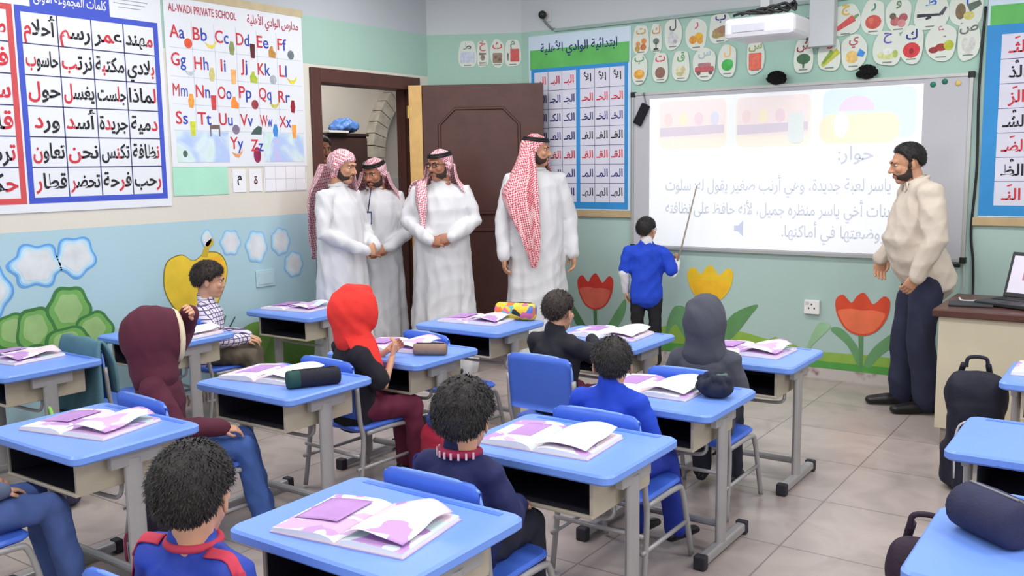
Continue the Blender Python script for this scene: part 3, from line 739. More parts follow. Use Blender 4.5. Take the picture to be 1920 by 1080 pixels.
card(-2.14, Bz, 'ش', (150, 60, 80), 'letter card with a green tree and dark red letter', [(circ(0, -.018, .048, .036), (70, 112, 80)), (seg((0, -.03), (0, -.082), .009), (80, 100, 80))], .068, .12)
card(-1.96, Bz, 'ذ', (190, 60, 70), 'letter card with a yellow corn cob and red letter', [(seg((.06, .02), (-.05, -.075), .022), (186, 190, 76)), (seg((.02, .02), (-.045, -.06), .016), (130, 160, 70))], .078, .115)
card(-1.80, Bz, 'ي', (176, 100, 110), 'letter card with a yellow honey drop and a blue square', [(circ(-.01, -.03, .042, .042), (224, 190, 116)), (seg((.03, .0), (.07, -.02), .026), (70, 140, 214))], .085, .115)
card(-1.58, Bz+.01, 'ح', (100, 96, 170), 'letter card with a white and lime green picture and purple letter', [(circ(-.005, -.045, .06, .028), (206, 214, 150)), (circ(0, -.02, .04, .02), (220, 224, 220)), (circ(.05, -.04, .016, .026), (170, 190, 100))], .09, .115)
card(-1.43, Bz+.02, 'ك', (50, 60, 150), 'letter card with a bright red round fruit and blue letter', [(circ(0, -.035, .053, .05), (206, 66, 72)), (circ(0, -.04, .014, .018), (150, 50, 56))], .075, .12)
card(-1.25, Bz+.02, 'ع', (190, 70, 110), 'letter card with red and green grapes and pink letter', [(circ(-.045, -.045, .03, .02), (150, 60, 60)), (circ(0, -.03, .036, .024), (160, 64, 60)), (circ(.045, -.02, .03, .032), (180, 190, 60))], .092, .115)
card(-1.09, Bz+.02, 'ص', (110, 116, 116), 'letter card with a pale grey tooth-like picture, lower row far right', [(circ(-.02, -.02, .018, .042), (206, 208, 204)), (circ(.022, -.02, .018, .042), (200, 202, 200)), (circ(0, -.06, .02, .028), (206, 208, 204))], .066, .125)
ca, sa = math.cos(math.radians(29.7)), math.sin(math.radians(29.7))
for k, (s, zz, letter, lc, lab, sh, w) in enumerate(((0.345, 2.49, 'ط', (84, 84, 96), 'letter card with a pale lilac rectangle on the corner wall, leftmost of the four', [(rrect(-.062, .062, -.07, .015, .006), (196, 204, 222))], .078),
        (0.475, 2.49, 'خ', (200, 110, 110), 'letter card with a brown stand picture on the corner wall, second of the four', [(seg((-.03, 0), (.03, 0), .01), (120, 104, 96)), (circ(0, -.03, .02, .025), (140, 126, 112)), (seg((-.03, -.075), (.03, -.075), .006), (120, 104, 96))], .05),
        (0.60, 2.49, 'ث', (206, 80, 90), 'letter card with a brown cluster picture on the corner wall, third of the four', [(rrect(-.04, .04, -.08, .005, .01), (150, 128, 112)), (circ(-.015, -.03, .014), (120, 100, 90)), (circ(.02, -.05, .014), (120, 100, 90))], .058),
        (0.73, 2.49, 'م', (120, 150, 130), 'letter card with a red square on the corner wall, rightmost of the four', [(rrect(-.02, .055, -.07, .035, .004), (200, 92, 92)), (seg((-.04, .0), (-.04, -.06), .006), (90, 90, 96))], .07))):
    card(0.345+k*0.1, 0, letter, lc, lab, sh, w, .115, (LX+s*ca, 6.28+s*sa, zz), math.radians(29.7))

# murals painted on the walls
def mural(name, label, where, pieces, group=None):
    """pieces: (part name, colour, list of outlines, layer)"""
    loc, rz = ((LX+.0015, 0, 0), R90) if where == 'left' else ((0, FY-.0015, 0), 0)
    t = thing(name, label, 'mural', loc, rz, group)
    for pn, col, outs, ly in pieces:
        mb = MB()
        for o in outs: mb.prism(o, 'y', -0.0012-0.0007*ly, 0.0)
        mb.build(pn, mat('mural_%d_%d_%d' % col, col, 0.75, 0.10, 9), t)
    return t
def smooth(pts, n=6): return [tuple(p.xy) for p in catmull([Vector((a, b, 0)) for a, b in pts], n, True)]
def bumpy(cx, cz, rx, rz, k, amp, ph=0.0, n=48):
    return [(cx+rx*math.cos(t)*(1+amp*math.cos(k*t+ph)), cz+rz*math.sin(t)*(1+amp*math.cos(k*t+ph))) for t in np.linspace(0, 2*math.pi, n+1)[:-1]]
def cloud(lab, cx, cz, rx, rz, k, amp, ph, strong=True):
    e = (96, 160, 222) if strong else (140, 190, 226)
    g = (150, 200, 234) if strong else (170, 208, 230)
    mural('cloud_mural', lab, 'left', [('outline', e, [bumpy(cx, cz, rx, rz, k, amp, ph)], 0), ('inner_edge', g, [bumpy(cx, cz, rx*.9, rz*.9, k, amp, ph)], 1),
        ('halo', (192, 220, 232), [bumpy(cx, cz, rx*.82, rz*.82, k, amp, ph)], 2), ('centre', (216, 220, 222), [bumpy(cx, cz, rx*.68, rz*.68, k, amp*.8, ph)], 3)], 'painted clouds')
cloud('painted cloud cut by the left edge of the photo, lowest on the left', 2.50, 0.91, .135, .16, 5, .10, .3)
cloud('large painted white cloud left of the star-shaped cloud', 2.785, 1.025, .155, .125, 6, .12, .5)
cloud('star-shaped painted cloud on the left wall', 3.02, 1.055, .125, .12, 5, .10, 1.57)
cloud('smallest painted loop cloud just above the yellow pear', 3.945, 1.09, .045, .065, 4, .05, .6, False)
cloud('painted cloud right of the small loop cloud', 4.135, 1.055, .085, .088, 6, .08, .4, False)
cloud('painted cloud in the middle of the row near the door', 4.355, 1.01, .095, .115, 6, .07, .9, False)
cloud('painted cloud at the top right of the row near the door', 4.575, 1.03, .09, .10, 7, .06, .2, False)
cloud('painted cloud nearest the door, lowest in the row', 4.69, .855, .09, .095, 7, .06, .7, False)
DG, MG, LG = (64, 122, 66), (112, 168, 88), (150, 186, 122)
bs = []
for cx, cz, rx, rz, k, ph in ((2.44, .50, .13, .15, 5, .2), (2.62, .665, .10, .11, 5, .4), (2.75, .655, .115, .14, 5, 1.2), (2.955, .745, .135, .145, 6, .5), (3.10, .60, .125, .12, 5, .1), (2.93, .545, .15, .11, 5, .9), (3.05, .40, .13, .15, 4, .3), (2.70, .44, .17, .14, 5, .6)):
    bs.append((cx, cz, rx, rz, k, ph))
pieces = []
for n, (cx, cz, rx, rz, k, ph) in enumerate(bs):
    pieces.append(('leaf_clump', DG, [bumpy(cx, cz, rx, rz, k, .06, ph)], n*2)); 
    pieces.append(('clump_centre', MG, [bumpy(cx, cz, rx*.86, rz*.86, k, .06, ph)], n*2+0.6)); pieces.append(('clump_light', LG, [bumpy(cx-.005, cz+.012, rx*.6, rz*.6, k, .06, ph)], n*2+1.2))
mural('bush_mural', 'painted green bush of rounded clumps on the left wall', 'left', pieces)
mural('bush_mural', 'painted low green hill on the left wall below the pear', 'left', [('hill', (110, 150, 70), [smooth([(3.95, .02), (4.02, .30), (4.25, .47), (4.50, .45), (4.75, .42), (4.88, .30), (4.90, .02)])], 0), ('shade', (96, 136, 62), [smooth([(4.35, .05), (4.45, .35), (4.62, .42), (4.78, .34), (4.84, .05)])], 1),
    ('stalk', (60, 90, 66), [seg((4.02, .46), (4.06, .56), .006), seg((4.06, .44), (4.14, .54), .006)], 2)])
pear = smooth([(3.60, .83), (3.63, .96), (3.74, 1.00), (3.83, .955), (3.93, 1.0), (4.04, .98), (4.09, .88), (4.05, .74), (3.95, .60), (3.84, .56), (3.72, .61), (3.63, .72)])
mural('fruit_mural', 'painted yellow fruit with a stem behind the boy in the checked shirt', 'left', [('outline', (120, 104, 40), [[(3.84+(u-3.84)*1.025, .79+(w-.79)*1.03) for u, w in pear]], 0), ('fruit', (230, 196, 56), [pear], 1),
    ('orange_cheek', (240, 178, 40), [smooth([(3.95, .82), (3.96, .96), (4.05, .95), (4.075, .87), (4.06, .82)])], 2), ('pale_cheek', (226, 214, 150), [smooth([(3.92, .80), (4.06, .79), (4.03, .72), (3.95, .63), (3.88, .62)])], 2.5),
    ('stem', (196, 166, 50), [[(3.89, .98), (3.935, 1.07), (3.985, 1.10), (3.995, 1.06), (3.955, 1.03), (3.94, .975)]], 3)])
def tulip(lab, cx, cz, w, h, c1, c2, leaves, stem, sc=(86, 130, 96)):
    pet = [(cx-w*.5, cz+h*.30), (cx-w*.36, cz+h*.44), (cx-w*.20, cz+h*.26), (cx-w*.10, cz+h*.42), (cx+w*.02, cz+h*.52), (cx+w*.12, cz+h*.40), (cx+w*.22, cz+h*.26), (cx+w*.40, cz+h*.46), (cx+w*.52, cz+h*.34), (cx+w*.47, cz-h*.05), (cx+w*.28, cz-h*.38), (cx, cz-h*.5), (cx-w*.28, cz-h*.38), (cx-w*.46, cz-h*.05)]
    cup = [(cx-w*.44, cz+h*.06), (cx-w*.2, cz+h*.12), (cx, cz+h*.10), (cx+w*.22, cz+h*.12), (cx+w*.43, cz+h*.06), (cx+w*.40, cz-h*.1), (cx+w*.26, cz-h*.35), (cx, cz-h*.46), (cx-w*.26, cz-h*.35), (cx-w*.40, cz-h*.1)]
    pc = [('petals', c1, [smooth(pet, 3)], 3), ('cup', c2, [smooth(cup, 4)], 3.8)]
    if stem: pc.append(('stem', sc, [seg((cx+.0, cz-h*.45), (cx+.01, stem), .017)], 2))
    for lv, col in leaves: pc.append(('leaf', col, [smooth(lv, 4)], 1.2))
    mural('tulip_mural', lab, 'front', pc, 'painted tulips')
G1, G2 = (106, 158, 108), (80, 128, 84)
tulip('painted red tulip between the door and the boy in blue', -3.825, .505, .33, .30, (206, 58, 50), (222, 106, 86), [([(-3.80, .10), (-3.74, .18), (-3.60, .40), (-3.54, .46), (-3.55, .34), (-3.66, .16), (-3.76, .06)], G1), ([(-3.84, .10), (-3.92, .22), (-4.02, .36), (-4.06, .38), (-4.02, .24), (-3.92, .12)], G2)], .05, G2)
tulip('painted yellow tulip under the whiteboard', -2.82, .63, .36, .28, (236, 196, 44), (240, 186, 40), [([(-2.80, .12), (-2.74, .26), (-2.62, .42), (-2.44, .50), (-2.50, .40), (-2.64, .22)], (96, 146, 92)), ([(-2.86, .10), (-2.96, .26), (-3.0, .42), (-3.10, .44), (-3.16, .34), (-3.18, .20), (-3.10, .30), (-3.02, .20)], G1)], .06)
tulip('painted orange-red tulip beside the teacher', -1.69, .485, .36, .30, (216, 76, 48), (236, 116, 78), [([(-1.66, .14), (-1.60, .26), (-1.48, .37), (-1.36, .42), (-1.40, .34), (-1.54, .22), (-1.62, .12)], G1), ([(-1.70, .12), (-1.78, .26), (-1.90, .36), (-1.84, .38), (-1.76, .32), (-1.68, .20)], G1), ([(-1.90, .38), (-1.98, .40), (-2.05, .26), (-2.08, .14), (-2.02, .24)], (150, 190, 150))], .10, (96, 146, 96))
mural('hill_mural', 'painted rolling green grass strip along the foot of the front wall', 'front', [('far_hill', (140, 178, 76), [[(-3.35, .076), (-3.3, .25)]+[(-3.3+.05*k, .25+.06*math.sin(k*.17)) for k in range(1, 20)]+[(-2.3, .27), (-2.05, .19), (-1.6, .20), (-1.0, .19), (.4, .2), (.4, .076)]], 0),
    ('near_grass', (86, 158, 74), [[(-3.5, .076), (-3.4, .14), (-2.8, .15), (-2.3, .13), (-1.9, .125), (-1.4, .13), (.5, .12), (.5, .076)]], 1)])

# socket, cables, wall sensor, projector
so = thing('power_socket', 'white wall power socket under the whiteboard', 'socket', (-2.03, FY, 0.515))
MB().box(-0.055, 0.055, -0.03, 0, -0.05, 0.05, 0.004).build('plate', M_white, so)
mb = MB()
for x, z in ((-0.02, -0.008), (0.02, -0.008), (0.0, 0.02)): mb.box(x-0.005, x+0.005, -0.0315, -0.03, z-0.006, z+0.006)
mb.build('holes', mat('dark_grey_plastic', (70, 72, 74), 0.5, 0.03), so)
MB().box(-0.045, -0.02, -0.034, -0.03, 0.02, 0.04, 0.002).build('switch', mat('light_grey_plastic', (200, 200, 198), 0.5, 0.02), so)
cpts = [(-1.0, FY-.012, 2.5), (-1.015, FY-.012, 2.0), (-1.005, FY-.012, 1.5), (-1.02, FY-.012, 1.1), (-1.0, FY-.014, .9), (-.99, FY-.02, .72), (-.985, FY-.05, .6), (-.97, FY-.02, .3), (-.97, FY-.02, .05)]
tag(MB().tube(catmull(cpts, 6), 0.008).build('cable', MATS['black_plastic'], None, True), 'black cable hanging down beside the right edge of the whiteboard', 'cable')
cpts = [(-1.055, FY-.014, .87), (-1.05, FY-.02, .70), (-1.12, FY-.02, .52), (-1.02, FY-.02, .42), (-.96, FY-.02, .5)]
tag(MB().tube(catmull(cpts, 6), 0.004).build('cable', mat('pale_grey_cable', (196, 196, 196), 0.5, 0.02), None, True), 'thin pale cable looping below the whiteboard corner', 'cable')
tk = MB().box(-1.1, 1.25, -0.02, 0, -0.012, 0.012, 0.002).build('cable_trunking', mat('grey_green_trunking', (150, 172, 168), 0.5, 0.03)); tk.location = (-3.1, FY, 2.645)
tag(tk, 'thin cable trunking running along the top of the green wall band', 'trunking')
sn = thing('wall_sensor', 'small black ball sensor on a bent arm high above the door', 'sensor', (-4.28, FY, 2.74))
MB().ell((0, -0.06, 0.03), (0.034, 0.034, 0.034)).build('ball', MATS['black_plastic'], sn, True)
MB().tube(catmull([(0.0, -0.05, 0.005), (0.01, -0.03, -0.03), (0.06, -0.015, -0.08), (0.09, -0.012, -0.085)], 5), 0.009).build('arm', mat('grey_plastic', (120, 120, 122), 0.5, 0.05), sn, True)
MB().box(-0.02, 0.05, -0.012, 0, -0.02, 0.08, 0.003).build('mount', mat('off_white_plastic', (206, 208, 208), 0.5, 0.03), sn)
pj = thing('projector', 'white ceiling projector with black cables above the whiteboard', 'projector', (-2.18, 6.02, 2.335))
mb = MB(); mb.box(-0.22, 0.24, -0.17, 0.17, 0.0, 0.13, 0.03); mb.build('body', mat('projector_white', (216, 216, 222), 0.35, 0.03), pj, False)
MB().box(-0.16, 0.05, -0.176, -0.168, 0.035, 0.085, 0.003).build('front_grille', mat('projector_pale_grey', (190, 192, 204), 0.4, 0.05), pj)
MB().lathe([(0.032, 0), (0.045, 0.0), (0.045, 0.02), (0.03, 0.02)], n=20).build('lens', mat('dark_glass', (20, 20, 30), 0.08, 0), pj, True, loc=(-0.12, 0.17, 0.07), rot=(-R90, 0, 0))
MB().box(-0.03, 0.03, -0.03, 0.03, 0.13, 0.865, 0.003).box(-0.1, 0.1, -0.1, 0.1, 0.845, 0.865).build('pole', mat('mount_grey', (176, 178, 180), 0.4, 0.03), pj)
mb = MB()
for k in range(5):
    rng = random.Random(k)
    mb.tube(catmull([(-0.17+.05*k, -.12, .15), (-0.1+.06*k, -.15+.02*k, .155+.012*k), (.02+.05*k, -.1, .15), (.12+.02*k, -.05, .17+.01*k), (.20, -.02*k, .2)], 6), 0.009)
mb.build('cables', MATS['black_plastic'], pj, True)
jb = thing('junction_box', 'pale box fixed to the wall right of the projector', 'box', (-2.0, FY, 2.33))
MB().box(-0.085, 0.085, -0.09, 0, 0, 0.33, 0.006).build('case', mat('junction_box_grey', (196, 202, 206), 0.5, 0.02), jb)
MB().box(-0.105, -0.085, -0.085, -0.03, 0.05, 0.2, 0.003).build('side_clip', MATS['dark_grey_plastic'], jb)

# ---------------------------------------------------------------- desks and chairs
M_desk = mat('blue_desk_plastic', (116, 155, 240), 0.35, 0.03, 4)
M_chair = mat('blue_chair_plastic', (72, 112, 216), 0.38, 0.04, 5)
M_tube = mat('grey_steel_tube', (168, 166, 168), 0.4, 0.04, 8, metallic=0.25)
M_beige = mat('beige_tray_plastic', (184, 174, 156), 0.5, 0.04, 6)
M_dark = mat('dark_rubber', (44, 44, 52), 0.7, 0.06)
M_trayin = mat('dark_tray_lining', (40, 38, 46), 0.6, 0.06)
DESK_H = 0.62
def rounded(x0, x1, y0, y1, r, n=5): return rrect(x0, x1, y0, y1, r, n)
def slab(mb, o, z0, z1, c):
    """rounded slab with softened edges"""
    cx = sum(p[0] for p in o)/len(o); cy = sum(p[1] for p in o)/len(o); n = len(o)
    def ins(d): return [(p[0]-math.copysign(min(d, abs(p[0]-cx)), p[0]-cx), p[1]-math.copysign(min(d, abs(p[1]-cy)), p[1]-cy)) for p in o]
    L = [(ins(c), z0), (ins(0), z0+c), (ins(0), z1-c), (ins(c), z1)]
    V = []; F = []
    for oo, z in L: V += [(u, v, z) for u, v in oo]
    for i in range(3):
        for k in range(n): F.append((i*n+k, i*n+(k+1) % n, (i+1)*n+(k+1) % n, (i+1)*n+k))
    F.append(tuple(range(n-1, -1, -1))); F.append(tuple(3*n+k for k in range(n)))
    mb.add(V, F); return mb
def make_desk():
    t = thing('school_desk', 'x', 'desk')
    mb = slab(MB(), rounded(-.31, .31, -.25, .25, .035), DESK_H-.034, DESK_H, .007)
    mb.build('desktop', M_desk, t)
    gr = MB().box(-.25, .25, .205, .225, DESK_H, DESK_H+.0015)
    gr.build('pencil_groove', mat('groove_blue', (84, 126, 222), 0.4, 0.02), t)
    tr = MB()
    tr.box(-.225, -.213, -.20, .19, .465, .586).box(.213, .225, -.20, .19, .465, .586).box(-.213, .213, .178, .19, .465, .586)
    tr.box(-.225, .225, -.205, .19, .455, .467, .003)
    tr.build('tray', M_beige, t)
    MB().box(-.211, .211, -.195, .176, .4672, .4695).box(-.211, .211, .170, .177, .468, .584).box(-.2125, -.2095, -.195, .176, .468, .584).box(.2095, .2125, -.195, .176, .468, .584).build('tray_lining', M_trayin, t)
    for s in (-1, 1):
        lg = MB(); o = [(s*.262+.019*math.cos(a), -.01+.036*math.sin(a)) for a in np.linspace(0, 2*math.pi, 17)[:-1]]
        lg.prism(o, 'z', .03, .555); lg.box(s*.262-.014, s*.262+.014, -.10, .10, .53, .588, .004)
        lg.build('leg', M_tube, t)
        ft = MB().box(s*.262-.02, s*.262+.02, -.20, .22, .012, .05, .008)
        f = ft.build('foot', M_tube, t)
        for a, b in ((-.225, -.185), (.205, .24)):
            MB().box(s*.262-.024, s*.262+.024, a, b, 0, .056, .006).build('foot_cap', M_dark, f)
    MB().tube([(-.245, .03, .10), (.245, .03, .10)], .016, 10).build('footrest', M_tube, t)
    MB().tube(catmull([(-.20, -.02, .452), (-.20, -.03, .41), (-.14, -.035, .395), (.14, -.035, .395), (.20, -.03, .41), (.20, -.02, .452)], 4), .008).build('under_rail', M_tube, t)
    return t
def make_chair():
    t = thing('school_chair', 'x', 'chair')
    st = slab(MB(), rounded(-.18, .18, -.17, .18, .05), .325, .347, .008); st.build('seat', M_chair, t)
    # curved back panel
    nu, nv = 14, 8; V = []; F = []
    def bp(u, v, d):
        x = (u-.5)*.36; zz = .395+v*.27
        y = -.168-.022*v-.006*(1-(2*u-1)**2)+d
        return (x, y, zz)
    for d in (0, -.014):
        for i in range(nu+1):
            for j in range(nv+1):
                u, v = i/nu, j/nv
                x, y, z = bp(u, v, d)
                e = max(0, abs(2*u-1)-.78)/.22
                z = .395+(z-.395)*(1-.085*e*e)-(0 if v > .5 else 0)
                V.append((x, y, z))
    N = (nu+1)*(nv+1)
    for i in range(nu):
        for j in range(nv):
            a, b, c, d = i*(nv+1)+j, (i+1)*(nv+1)+j, (i+1)*(nv+1)+j+1, i*(nv+1)+j+1
            F += [(a, b, c, d), (N+d, N+c, N+b, N+a)]
    ed = [(i*(nv+1), (i+1)*(nv+1)) for i in range(nu)]+[(i*(nv+1)+nv, (i+1)*(nv+1)+nv) for i in range(nu)]+[(j, j+1) for j in range(nv)]+[(nu*(nv+1)+j, nu*(nv+1)+j+1) for j in range(nv)]
    F += [(a, b, b+N, a+N) for a, b in ed]
    mb = MB(); mb.add(V, F)
    bk = mb.build('backrest', M_chair, t, True)
    rim = MB().tube([(-.18, -.175, .40), (-.181, -.193, .60), (-.172, -.197, .645), (-.1, -.201, .664), (0, -.204, .667), (.1, -.201, .664), (.172, -.197, .645), (.181, -.193, .60), (.18, -.175, .40)], .007, 6)
    rim.build('rim', mat('blue_rim_plastic', (120, 158, 240), 0.4, 0.03), bk, True)
    for s in (-1, 1):
        MB().tube(catmull([(s*.188, -.188, .56), (s*.188, -.172, .38), (s*.187, -.155, .31), (s*.19, -.165, .20), (s*.193, -.195, .012)], 4), .0115).build('leg', M_tube, t, True)
        MB().tube(catmull([(s*.175, -.12, .315), (s*.18, .10, .315), (s*.183, .155, .29), (s*.19, .19, .15), (s*.193, .225, .012)], 4), .0115).build('leg', M_tube, t, True)
        MB().tube([(s*.190, -.20, .16), (s*.190, .19, .16)], .009).build('stretcher', M_tube, t, True)
    MB().tube([(-.188, -.185, .22), (.188, -.185, .22)], .009).build('crossbar', M_tube, t, True)
    MB().tube([(-.178, .08, .314), (.178, .08, .314)], .009).build('crossbar', M_tube, t, True)
    return t
desk0 = make_desk(); chair0 = make_chair()
DESKS = [('H', -3.33, 4.43, 'blue desk with the multicoloured pencil case, before the man with glasses'),
 ('G', -2.46, 4.40, 'blue desk of the boy in the black shirt, nearest the boy with the pointer'),
 ('F', -1.65, 4.38, 'blue desk of the grey-hooded child, its long leg standing clear on the floor'),
 ('E', -1.64, 3.42, 'blue desk of the boy in the blue shirt, with a dark ruffled pouch on it'),
 ('D', -1.62, 2.62, 'blue desk in the centre foreground with a purple-spined open textbook'),
 ('L', -1.66, 1.74, 'nearest blue desk at the bottom of the photo, cut by the lower edge'),
 ('I', -3.16, 3.54, 'blue desk of the red-hooded child, with the brown pouch on it'),
 ('J', -3.17, 2.76, 'blue desk in front of the maroon-hooded child, with the black pencil case'),
 ('K', -3.18, 1.85, 'blue desk at the left front, large open textbook, jeans legs below'),
 ('M', -4.62, 2.35, 'blue desk cut by the left edge of the photo'),
 ('N', -4.66, 3.20, 'blue desk half hidden behind the maroon-hooded child'),
 ('O', -4.66, 4.26, 'blue desk by the wall before the boy in the checked shirt'),
 ('P', -0.23, 3.44, 'blue desk at the right edge with the water bottle, in front of the tall backpack'),
 ('Q', -0.14, 2.42, 'blue desk in the bottom right corner with a big dark pouch'),
 ('R', -0.22, 4.57, 'blue desk at the right edge nearest the teacher desk')]
deskpos = {}
for i, (k, x, y, lab) in enumerate(DESKS):
    d = desk0 if i == 0 else copy_tree(desk0)
    d.location = (x, y, 0); tag(d, lab, 'desk', 'blue school desks'); deskpos[k] = (x, y)
CHAIRS = [('D', -1.70, 2.205, 0, 'blue chair of the boy with the red collar, its back just past the nearest desk'),
 ('E', -1.65, 3.08, 0, 'blue chair of the boy in the blue shirt'), ('F', -1.66, 3.885, 0, 'blue chair of the grey-hooded child'),
 ('G', -2.36, 3.80, -2, 'blue chair with its whole back clear to see, behind the boy in the black shirt'),
 ('I', -3.17, 3.225, -3, 'blue chair of the red-hooded child, frame clear to see from the side'),
 ('J', -3.27, 2.32, -4, 'blue chair of the maroon-hooded child'), ('O', -4.84, 3.68, -6, 'blue chair of the boy in the checked shirt'),
 ('H', -3.20, 4.00, -8, 'empty blue chair standing askew in the aisle behind the red-hooded child'),
 ('N', -4.55, 2.84, -4, 'blue chair with the teal jacket over its back'), ('L', -1.79, 1.30, 0, 'blue chair of the nearest boy, at the bottom edge'),
 ('K', -3.24, 1.37, 0, 'blue chair of the child in jeans, beyond the left edge'), ('P', -0.20, 2.90, 0, 'blue chair between the two front right desks'),
 ('M', -4.62, 1.84, 0, 'blue chair at the desk cut by the left edge')]
for i, (k, x, y, rz, lab) in enumerate(CHAIRS):
    c = chair0 if i == 0 else copy_tree(chair0)
    c.location = (x, y, 0); c.rotation_euler = (0, 0, math.radians(rz)); tag(c, lab, 'chair', 'blue school chairs')

# ---------------------------------------------------------------- textbooks
def book_mat(name, seed):
    m, nt, b = node_mat(name, 0.5)
    tc = nt.nodes.new('ShaderNodeTexCoord'); mp = nt.nodes.new('ShaderNodeMapping'); mp.inputs['Location'].default_value = (seed*1.7, seed*0.9, 0)
    vo = nt.nodes.new('ShaderNodeTexVoronoi'); vo.inputs['Scale'].default_value = 5.0
    nz = nt.nodes.new('ShaderNodeTexNoise'); nz.inputs['Scale'].default_value = 5.0; nz.inputs['Detail'].default_value = 2
    ad = nt.nodes.new('ShaderNodeVectorMath'); ad.operation = 'ADD'
    nt.links.new(tc.outputs['Object'], mp.inputs['Vector']); nt.links.new(mp.outputs['Vector'], nz.inputs['Vector'])
    nt.links.new(mp.outputs['Vector'], ad.inputs[0]); nt.links.new(nz.outputs['Color'], ad.inputs[1]); nt.links.new(ad.outputs[0], vo.inputs['Vector'])
    sp = nt.nodes.new('ShaderNodeSeparateColor'); nt.links.new(vo.outputs['Color'], sp.inputs[0])
    rp = ramp(nt, [(0.0, (190, 148, 206)), (0.26, (206, 172, 214)), (0.42, (234, 230, 236)), (0.62, (230, 210, 218)), (0.78, (224, 222, 234)), (0.9, (206, 226, 226))], const=True)
    nt.links.new(sp.outputs[0], rp.inputs['Fac']); nt.links.new(rp.outputs['Color'], b.inputs['Base Color'])
    return m
M_pages = [book_mat('printed_page_%d' % k, k) for k in range(4)]
M_pagew = mat('page_edge_white', (238, 236, 232), 0.7, 0.02)
M_purple = mat('purple_page_print', (184, 138, 204), 0.5, 0.10, 14)
def make_book(v):
    """open textbook: two curved page blocks, a lifted sheet and a cover"""
    t = thing('textbook', 'x', 'book')
    MB().box(-.205, .205, -.14, .14, 0, .003).build('cover', mat('book_cover_print', (204, 184, 208), 0.5, 0.12, 9), t)
    n = 14; rng = random.Random(v)
    for s in (-1, 1):
        hgt = (.016 if s < 0 else .012)+rng.uniform(0, .006)
        prof = [(s*(.002+.198*i/n), .003+hgt*(math.sin(min(1, i/n*3.2)*math.pi/2)**.6)*(1-.55*(i/n)**2)+.002) for i in range(n+1)]
        V = []; F = []
        for y in (-.136, .136):
            for (x, z) in prof: V.append((x, y, z))
            for (x, z) in prof: V.append((x, y, .003))
        m = n+1; A, B, C2, D2 = 0, m, 2*m, 3*m
        for i in range(n):
            F += [(A+i, A+i+1, C2+i+1, C2+i) if s > 0 else (A+i, C2+i, C2+i+1, A+i+1), (A+i, B+i, B+i+1, A+i+1), (C2+i, C2+i+1, D2+i+1, D2+i), (B+i, D2+i, D2+i+1, B+i+1)]
        F += [(A+n, B+n, D2+n, C2+n), (A, C2, D2, B)]
        mb = MB(); mb.add(V, F); mb.m = [0 if (k % 4 == 0 and k < 4*n) else 1 for k in range(len(F))]
        mb.build('page_block', [M_pages[(v+(s > 0)) % 4], M_pagew], t)
    # picture blocks printed on the pages and one page curling up
    rows = []
    for j in range(4):
        y = -.12+.24*j/3
        rows.append([(.004, y, .022), (.06, y, .036+.012*rng.random()), (.13, y+.005, .034+.018*(j/3)), (.185, y+.01, .022+.03*(j/3)*rng.random())])
    sheet(rows, 5, 4, .0012).build('curling_page', M_pages[(v+2) % 4] if v % 2 else M_pagew, t, True)
    rows = [[(-.19, y, .0145), (-.12, y, .0225), (-.05, y, .026)] for y in (-.06, .02, .10)]
    sheet(rows, 4, 3, .001).build('picture_page', M_purple, t, True)
    return t
B0 = [make_book(k) for k in range(4)]
BOOKS = [('H', -3.38, 4.47, 6, 1, 'open textbook beside the multicoloured pencil case'), ('G', -2.46, 4.46, 2, 2, 'open textbook under the hand of the boy in the black shirt'),
 ('F', -1.66, 4.42, -2, 3, 'open textbook in front of the grey-hooded child'), ('E', -1.70, 3.46, 0, 0, 'open textbook with the dark ruffled pouch beside it'),
 ('D', -1.66, 2.60, 4, 2, 'open textbook with purple spine on the centre foreground desk'), ('L', -1.66, 1.70, 8, 1, 'open textbook on the nearest desk at the bottom of the photo'),
 ('I', -3.24, 3.60, 10, 3, 'open textbook between the red-hooded child and the brown pouch'), ('J', -3.26, 2.78, 10, 0, 'open textbook beside the black pencil case'),
 ('K', -3.20, 1.86, 12, 3, 'open textbook with a lifted page on the left front desk'), ('M', -4.74, 2.38, 6, 1, 'open textbook on the desk cut by the left edge'),
 ('N', -4.58, 3.24, 4, 2, 'open textbook on the desk behind the maroon-hooded child'), ('O', -4.74, 4.27, 8, 3, 'open textbook on the desk by the wall, farthest on the left'),
 ('R', -0.30, 4.62, 0, 0, 'open textbook on the desk at the right edge nearest the teacher desk'), ('Q', 0.06, 2.36, 5, 1, 'open textbook on the bottom right corner desk')]
usedb = set()
for k, x, y, rz, v, lab in BOOKS:
    b = B0[v] if v not in usedb else copy_tree(B0[v]); usedb.add(v)
    b.location = (x, y, DESK_H+.0005); b.rotation_euler = (0, 0, math.radians(rz)); tag(b, lab, 'book', 'open textbooks on the desks')

